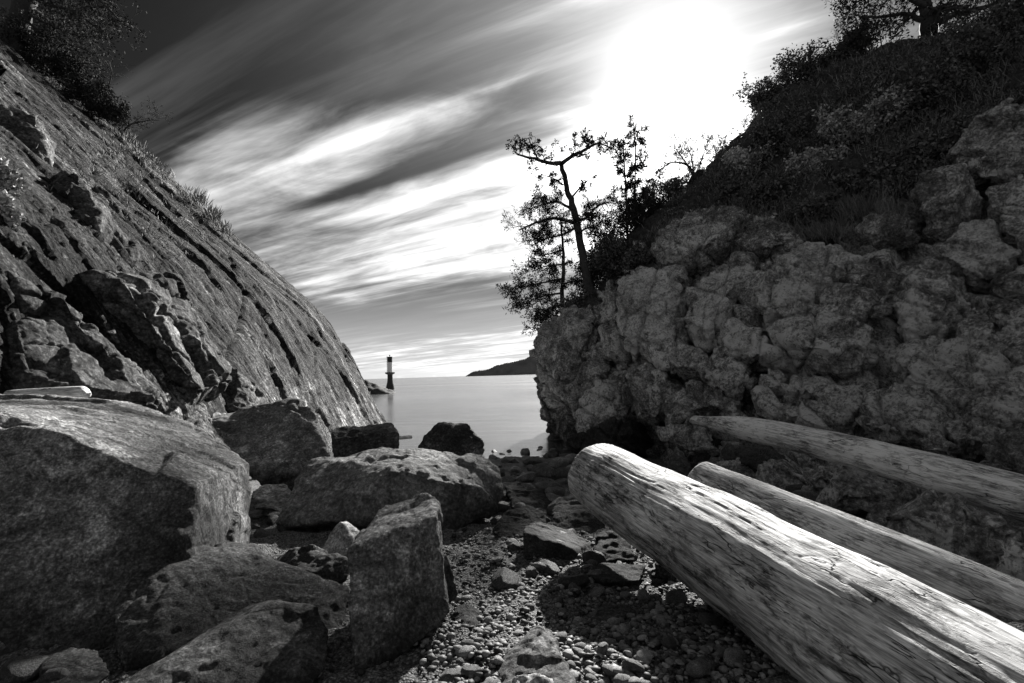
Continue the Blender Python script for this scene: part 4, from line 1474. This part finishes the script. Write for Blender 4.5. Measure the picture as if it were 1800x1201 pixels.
plant('pine_tree', 'leaning pine branches bearing dark needles midway up the twisted trunk', 'tree', P(1012, 400, dT + .3), [
    (PP(dT, (1010, 388), (1029, 384), (1050, 363), (1071, 355)), .09, .03, 12, .8),
    (PP(dT, (1008, 392), (975, 384), (942, 392), (912, 405)), .10, .03, 18, 1.0),
    (PP(dT, (1004, 367), (979, 355), (958, 359), (933, 367)), .08, .02, 14, .8),
    (PP(dT, (1012, 400), (990, 412), (960, 420), (935, 432)), .07, .02, 10, .8),
    (PP(dT, (1015, 410), (1035, 400), (1050, 402)), .06, .02, 8, .7)], pine, 2, 'needle', seed=6)
fan = dict(gnarl=.25, leaf=.19, leafw=.045, nleaf=27, spread=.06, spray=.6, kids=4, flat=.45, rmin=.008)
dF = 25.5
plant('pine_tree', 'young pine with layered drooping fans hanging over the sea edge of the cliff', 'tree', P(990, 560, dF), [
    (PP(dF, (992, 575), (988, 525), (991, 470), (989, 425), (985, 385)), .14, .04, 8, .7),
    (PP(dF, (989, 440), (965, 447), (948, 450)), .05, .015, 9, .8),
    (PP(dF, (989, 465), (960, 468), (935, 478)), .05, .015, 10, .9),
    (PP(dF, (989, 490), (950, 498), (905, 508)), .06, .015, 16, .9),
    (PP(dF, (989, 515), (950, 522), (908, 540)), .06, .015, 15, .8),
    (PP(dF, (988, 535), (960, 545), (938, 570)), .06, .015, 13, .8),
    (PP(dF, (988, 500), (1010, 495), (1030, 505)), .05, .015, 8, .8),
    (PP(dF, (988, 540), (975, 555), (950, 560)), .05, .015, 9, .7)], fan, 1, 'needle', seed=7)
sap = dict(gnarl=.22, leaf=.20, leafw=.06, nleaf=22, spread=.04, spray=.7, kids=3, flat=.8, rmin=.008)
dS = 26.5
plant('sapling', 'taller of two slim evergreen saplings standing against the bright sky', 'tree', P(1119, 400, dS), [
    (PP(dS, (1121, 430), (1119, 388), (1116, 330), (1117, 270), (1115, 222)), .075, .02, 30, .55)], sap, 1, 'needle', seed=8)
plant('sapling', 'shorter bushier evergreen sapling just left of the tallest one', 'tree', P(1100, 400, dS), [
    (PP(dS, (1104, 430), (1102, 388), (1100, 330), (1097, 285), (1096, 243)), .08, .02, 34, .6)], sap, 1, 'needle', seed=9)
plant('sapling', 'small evergreen sapling right of the two tall saplings', 'tree', P(1142, 400, dS), [
    (PP(dS, (1145, 430), (1141, 380), (1137, 318)), .06, .015, 20, .5)], sap, 1, 'needle', seed=10)
bush = dict(gnarl=.35, leaf=.13, leafw=.08, nleaf=10, spread=.10, spray=.9, kids=3, rmin=.006)


def shrub(px, py, hpx, wpx, label, mat='leaf', seed=0, dens=1.0, bvh=None, spec=bush, name='shrub', cat='shrub', d=None, lev=2, group=None, leafname='foliage'):
    if d is None:
        h = hit(bvh or bvhR, px, py)
        if h is None:
            return
        a = h[0]
    else:
        a = P(px, py, d)
    dist = float((a - CAM) @ FWD)
    k = dist / 900.0
    rs = np.random.RandomState(seed + 900)
    st = []
    for j in range(int(7 * dens)):
        tx = rs.uniform(-.5, .5) * wpx * k
        ty = rs.uniform(-.4, .4) * wpx * k
        tz = hpx * k * rs.uniform(.55, .8) * (1 - abs(tx) / (wpx * k) * .6)
        b0 = a + np.array([tx * .25, ty * .25, -.15])
        top = a + np.array([tx, ty, tz])
        midp = (b0 + top) / 2 + rs.normal(size=3) * .12 * hpx * k
        st.append(([b0, midp, top], .012 + .0016 * hpx * k * 6, .012, 5, hpx * k * .30))
    sp = dict(spec)
    sp['spread'] = spec['spread'] * max(.6, k / .026)
    plant(name, label, cat, a, st, sp, lev, mat, seed=seed, group=group, leafname=leafname)


twiggy = dict(gnarl=.25, leaf=.10, leafw=.035, nleaf=6, spread=.03, spray=.55, kids=3, up=.10, rmin=.006)
plant('shrub', 'windswept shrub with fine upswept twigs right of the saplings', 'shrub', P(1225, 335, 25.5), [
    (PP(25.5, (1226, 345), (1222, 315), (1210, 292), (1185, 285), (1162, 297)), .08, .02, 12, .7),
    (PP(25.5, (1220, 312), (1205, 285), (1188, 262)), .05, .015, 10, .7),
    (PP(25.5, (1220, 312), (1216, 280), (1208, 255)), .05, .015, 10, .6),
    (PP(25.5, (1224, 318), (1232, 285), (1240, 262)), .05, .015, 9, .6)], twiggy, 2, 'needle', seed=11)
plant('shrub', 'small twiggy shrub on the ridge line just right of the windswept shrub', 'shrub', P(1262, 290, 25.5), [
    (PP(25.5, (1264, 300), (1260, 275), (1252, 248)), .05, .012, 10, .5), (PP(25.5, (1264, 300), (1268, 270), (1274, 246)), .04, .012, 8, .45)], twiggy, 2, 'needle', seed=12)
for j, (px, py, h_, w_, lb, dd, mt) in enumerate([
        (1060, 500, 80, 90, 'dark dense bush right behind the foot of the twisted pine', 25.5, 'needle'),
        (1100, 440, 95, 110, 'tangled dark bush below the two slim saplings', 25.5, 'needle'),
        (1150, 400, 75, 90, 'dark bush in the hollow between the saplings and the windswept shrub', 26, 'needle'),
        (1180, 350, 50, 70, 'low bush on the rim left of the windswept shrub', 25.8, 'leaf'),
        (1075, 470, 70, 80, 'leafy bush over the cleft behind the cliff tip', 24.5, 'leaf'),
        (1130, 470, 40, 60, 'low leafy plant creeping over the edge of the pale rock face', 21.5, 'leaf'),
        (1395, 165, 75, 110, 'round leafy bush standing alone on the ridge against the glare', 24.5, 'leaf'),
        (1440, 130, 50, 80, 'low leafy bush on the ridge right of the round bush', 24.0, 'leaf'),
        (1350, 185, 30, 50, 'small leafy bush on the ridge left of the round bush', 24.8, 'leaf'),
        (1500, 100, 45, 70, 'scrubby ridge bush below the broom stems', 23.2, 'leaf'),
        (1020, 550, 40, 60, 'low plant growing round the trunk foot on the cliff tip', 24.2, 'leaf')]):
    shrub(px, py, h_, w_, lb, mt, 20 + j, 1.6, d=dd)
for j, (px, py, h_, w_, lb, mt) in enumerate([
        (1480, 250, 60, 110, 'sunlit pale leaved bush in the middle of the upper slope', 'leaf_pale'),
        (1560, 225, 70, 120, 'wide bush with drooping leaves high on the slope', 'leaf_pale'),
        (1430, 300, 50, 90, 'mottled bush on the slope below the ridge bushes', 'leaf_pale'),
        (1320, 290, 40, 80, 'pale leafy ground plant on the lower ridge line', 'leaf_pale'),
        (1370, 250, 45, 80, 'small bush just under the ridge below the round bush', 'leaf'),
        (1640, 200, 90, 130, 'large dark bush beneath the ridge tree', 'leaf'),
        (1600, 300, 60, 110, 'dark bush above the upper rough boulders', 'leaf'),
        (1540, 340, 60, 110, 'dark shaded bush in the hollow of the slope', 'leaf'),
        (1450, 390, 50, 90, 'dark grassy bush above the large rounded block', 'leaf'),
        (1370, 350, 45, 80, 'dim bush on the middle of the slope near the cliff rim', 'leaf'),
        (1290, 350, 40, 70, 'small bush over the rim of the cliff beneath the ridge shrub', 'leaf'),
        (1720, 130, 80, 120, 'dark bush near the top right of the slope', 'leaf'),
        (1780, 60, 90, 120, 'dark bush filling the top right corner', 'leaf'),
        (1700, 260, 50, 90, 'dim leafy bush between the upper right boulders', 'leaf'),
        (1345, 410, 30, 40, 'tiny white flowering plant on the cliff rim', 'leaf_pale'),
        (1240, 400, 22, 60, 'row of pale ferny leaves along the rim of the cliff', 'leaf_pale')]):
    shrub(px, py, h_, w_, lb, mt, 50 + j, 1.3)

# ridge tree at the top right
broad = dict(gnarl=.35, leaf=.15, leafw=.07, nleaf=9, spread=.12, spray=.9, kids=3, rmin=.010)
dG = 21.8
plant('ridge_tree', 'dark spreading tree cut by the top edge on the right ridge', 'tree', P(1632, 55, dG), [
    (PP(dG, (1634, 80), (1630, 40), (1626, 0), (1622, -60)), .33, .2, 4, 1.4),
    (PP(dG, (1632, 50), (1680, 25), (1740, 10), (1800, -20)), .16, .05, 10, 1.5),
    (PP(dG, (1640, 55), (1665, 20), (1680, -30)), .12, .05, 8, 1.3),
    (PP(dG, (1628, 40), (1590, 25), (1550, 30), (1510, 30)), .12, .03, 14, 1.3),
    (PP(dG, (1626, 10), (1580, -10), (1530, -5), (1500, 5)), .12, .03, 12, 1.3),
    (PP(dG, (1624, -20), (1600, -60), (1550, -80)), .12, .04, 10, 1.5),
    (PP(dG, (1640, 62), (1700, 62), (1760, 40)), .08, .03, 10, 1.2)], broad, 2, 'needle', seed=13)
broom = dict(gnarl=.10, leaf=.10, leafw=.015, nleaf=6, spread=.02, spray=.25, kids=3, up=.08, rmin=.006)
plant('broom_shrub', 'upright broom with whip like stems on the ridge left of the tree', 'shrub', P(1530, 85, 22.4), [
    (PP(22.4, (1530, 90), (1515, 60), (1503, 30), (1496, 8)), .03, .01, 14, .8), (PP(22.4, (1535, 90), (1525, 60), (1515, 35)), .03, .01, 14, .8),
    (PP(22.4, (1528, 92), (1500, 75), (1482, 50)), .03, .01, 14, .7), (PP(22.4, (1550, 85), (1545, 55), (1535, 30)), .03, .01, 12, .8),
    (PP(22.4, (1510, 100), (1485, 88), (1470, 68)), .02, .008, 10, .5)], broom, 1, 'needle', seed=14)

# left ridge
dH = 31.0
plant('ridge_tree', 'dark tree with a thick trunk in the top left corner', 'tree', P(25, 75, dH), [
    (PP(dH, (18, 110), (30, 50), (45, 0), (60, -70)), .62, .4, 3, 1.6),
    (PP(dH, (45, -10), (90, 10), (130, 20), (165, 45), (190, 60)), .12, .03, 22, 1.5),
    (PP(dH, (50, -30), (110, -20), (150, 0), (175, 35)), .12, .03, 20, 1.4),
    (PP(dH, (55, -50), (130, -40), (180, 5), (205, 30), (218, 45)), .12, .03, 15, 1.2),
    (PP(dH, (40, 20), (80, 40), (115, 55), (140, 65)), .10, .03, 20, 1.4),
    (PP(dH, (40, 30), (75, 60), (100, 68)), .09, .03, 16, 1.3)], dict(broad, leaf=.20, leafw=.08, nleaf=5), 2, 'needle', seed=15)
plant('dead_branch', 'thin bare branch curling out below the top left tree', 'branch', P(110, 100, dH), [
    (PP(dH, (95, 95), (112, 78), (150, 88), (170, 100), (190, 108), (197, 125)), .05, .015, 9, .7),
    (PP(dH, (112, 80), (140, 100), (160, 115), (182, 122)), .04, .012, 6, .5)], dict(bare, leaf=0), 1, 'needle', seed=16)
plant('dead_shrub', 'bare feathery shrub poking above the left ridge', 'shrub', P(192, 185, 32), [
    (PP(32, (192, 190), (190, 160), (196, 130), (193, 108)), .05, .015, 20, .9)], dict(bare, leaf=0, gnarl=.2, flat=.5, kids=2), 1, 'needle', seed=17)
plant('dead_shrub', 'dark bare shrub leaning out from the left ridge over the sky', 'shrub', P(212, 252, 32.5), [
    (PP(32.5, (208, 256), (215, 238), (228, 220), (262, 212), (280, 212)), .08, .015, 12, .9),
    (PP(32.5, (215, 238), (208, 220), (200, 200)), .05, .012, 8, .9), (PP(32.5, (222, 226), (240, 212), (250, 205)), .04, .012, 8, .6)],
    dict(bare, leaf=.08, leafw=.03, gnarl=.25), 2, 'needle', seed=18)
for j, (px, py, h_, w_, lb, mt) in enumerate([
        (60, 110, 60, 80, 'dark bush under the top left tree', 'needle'), (105, 130, 50, 80, 'dense dark bush below the curling branch', 'needle'),
        (150, 175, 50, 70, 'dark bush on the left ridge left of the bare feathery shrub', 'needle'), (190, 205, 45, 50, 'conifer like bush at the foot of the bare feathery shrub', 'needle'),
        (30, 90, 60, 80, 'dark bush at the left edge below the tree trunk', 'leaf')]):
    shrub(px, py, h_, w_, lb, mt, 80 + j, 1.6, d=31.5)
shrub(8, 330, 40, 50, 'small leafy twig hanging at the left edge of the slab cliff', 'leaf_pale', 90, .8, bvh=bvhL)
shrub(10, 380, 36, 40, 'pale leafy sprig at the left edge lower on the slab cliff', 'leaf_pale', 91, .8, bvh=bvhL)


# grass
def grass(spots, bvh, name, label, seed, mat='dry_grass', dfix=None):
    rs = np.random.RandomState(seed)
    T = Tubes()
    C_, D_, L_, W_ = [], [], [], []
    for px, py, rx, ry, n, h_ in spots:
        for _ in range(n):
            x, y = px + rs.normal() * rx, py + rs.normal() * ry
            if dfix:
                a = P(x, y, dfix)
            else:
                hh_ = hit(bvh, x, y)
                if hh_ is None:
                    continue
                a = hh_[0] + hh_[1] * .15
            k = float((a - CAM) @ FWD) / 900.0
            for q_ in range(5):
                d_ = np.array([rs.normal() * .5, rs.normal() * .5, 1.0])
                d_ /= np.linalg.norm(d_)
                C_.append(a + rs.normal(size=3) * k * 2); D_.append(d_); L_.append(h_ * k * rs.uniform(.5, 1.2)); W_.append(max(k * 1.1, .008))
    T.blades(np.array(C_), np.array(D_), np.array(L_), np.array(W_))
    cen = np.array(C_).mean(0)
    o = link(name, T.mesh(name, cen), M[mat], None, cen)
    tag(o, label, 'grass', kind='stuff')


grass([(352, 352, 7, 8, 140, 26), (375, 382, 7, 6, 110, 20), (250, 262, 20, 14, 130, 14), (290, 300, 16, 12, 90, 14), (395, 408, 8, 6, 60, 12), (230, 240, 10, 10, 90, 18), (330, 332, 10, 10, 60, 12),
       (310, 400, 60, 40, 120, 10), (200, 290, 50, 40, 160, 12)], bvhL, 'grass', 'tufts of grass along the left ridge', 1)
grass([(1500, 385, 40, 10, 300, 30), (1440, 420, 30, 8, 200, 24), (1340, 400, 30, 12, 110, 20), (1250, 395, 40, 10, 120, 16), (1200, 420, 40, 14, 100, 14), (1400, 350, 60, 40, 160, 16), (1550, 320, 60, 50, 200, 18),
       (1650, 220, 80, 60, 260, 18), (1300, 340, 40, 30, 120, 14), (1480, 200, 70, 50, 200, 16), (1330, 215, 20, 10, 90, 12), (1280, 300, 20, 14, 90, 12), (1600, 120, 70, 30, 200, 18), (1740, 120, 60, 80, 220, 22)],
      bvhR, 'grass', 'dry grass over the upper slope of the right cliff', 2)
# creeping undergrowth between the bushes, too tangled to count
rs = np.random.RandomState(77)
T = Tubes()
C_, D_, L_, W_ = [], [], [], []
for _ in range(420):
    px, py = rs.uniform(1180, 1800), rs.uniform(40, 430)
    h = hit(bvhR, px, py)
    lim = 470 - (px - 1150) * .28
    if h is None or py > lim:
        continue
    k = float((h[0] - CAM) @ FWD) / 900.0
    R_ = rs.uniform(5, 20) * k
    m_ = int(rs.uniform(60, 150))
    c = h[0] + h[1] * .05 + rs.normal(size=(m_, 3)) * np.array([R_, R_, R_ * .55])
    C_.append(c); d_ = rs.normal(size=(m_, 3)) + np.array([0, 0, .3]); D_.append(d_ / np.linalg.norm(d_, axis=1)[:, None])
    L_.append(rs.uniform(3, 6.5, m_) * k); W_.append(rs.uniform(1.6, 3.2, m_) * k)
C_ = np.concatenate(C_)
T.blades(C_, np.concatenate(D_), np.concatenate(L_), np.concatenate(W_))
cen = C_.mean(0)
ug = link('undergrowth', T.mesh('undergrowth', cen), M['leaf'], None, cen)
tag(ug, 'tangled leafy undergrowth over the upper slope of the right cliff', 'undergrowth', kind='stuff')
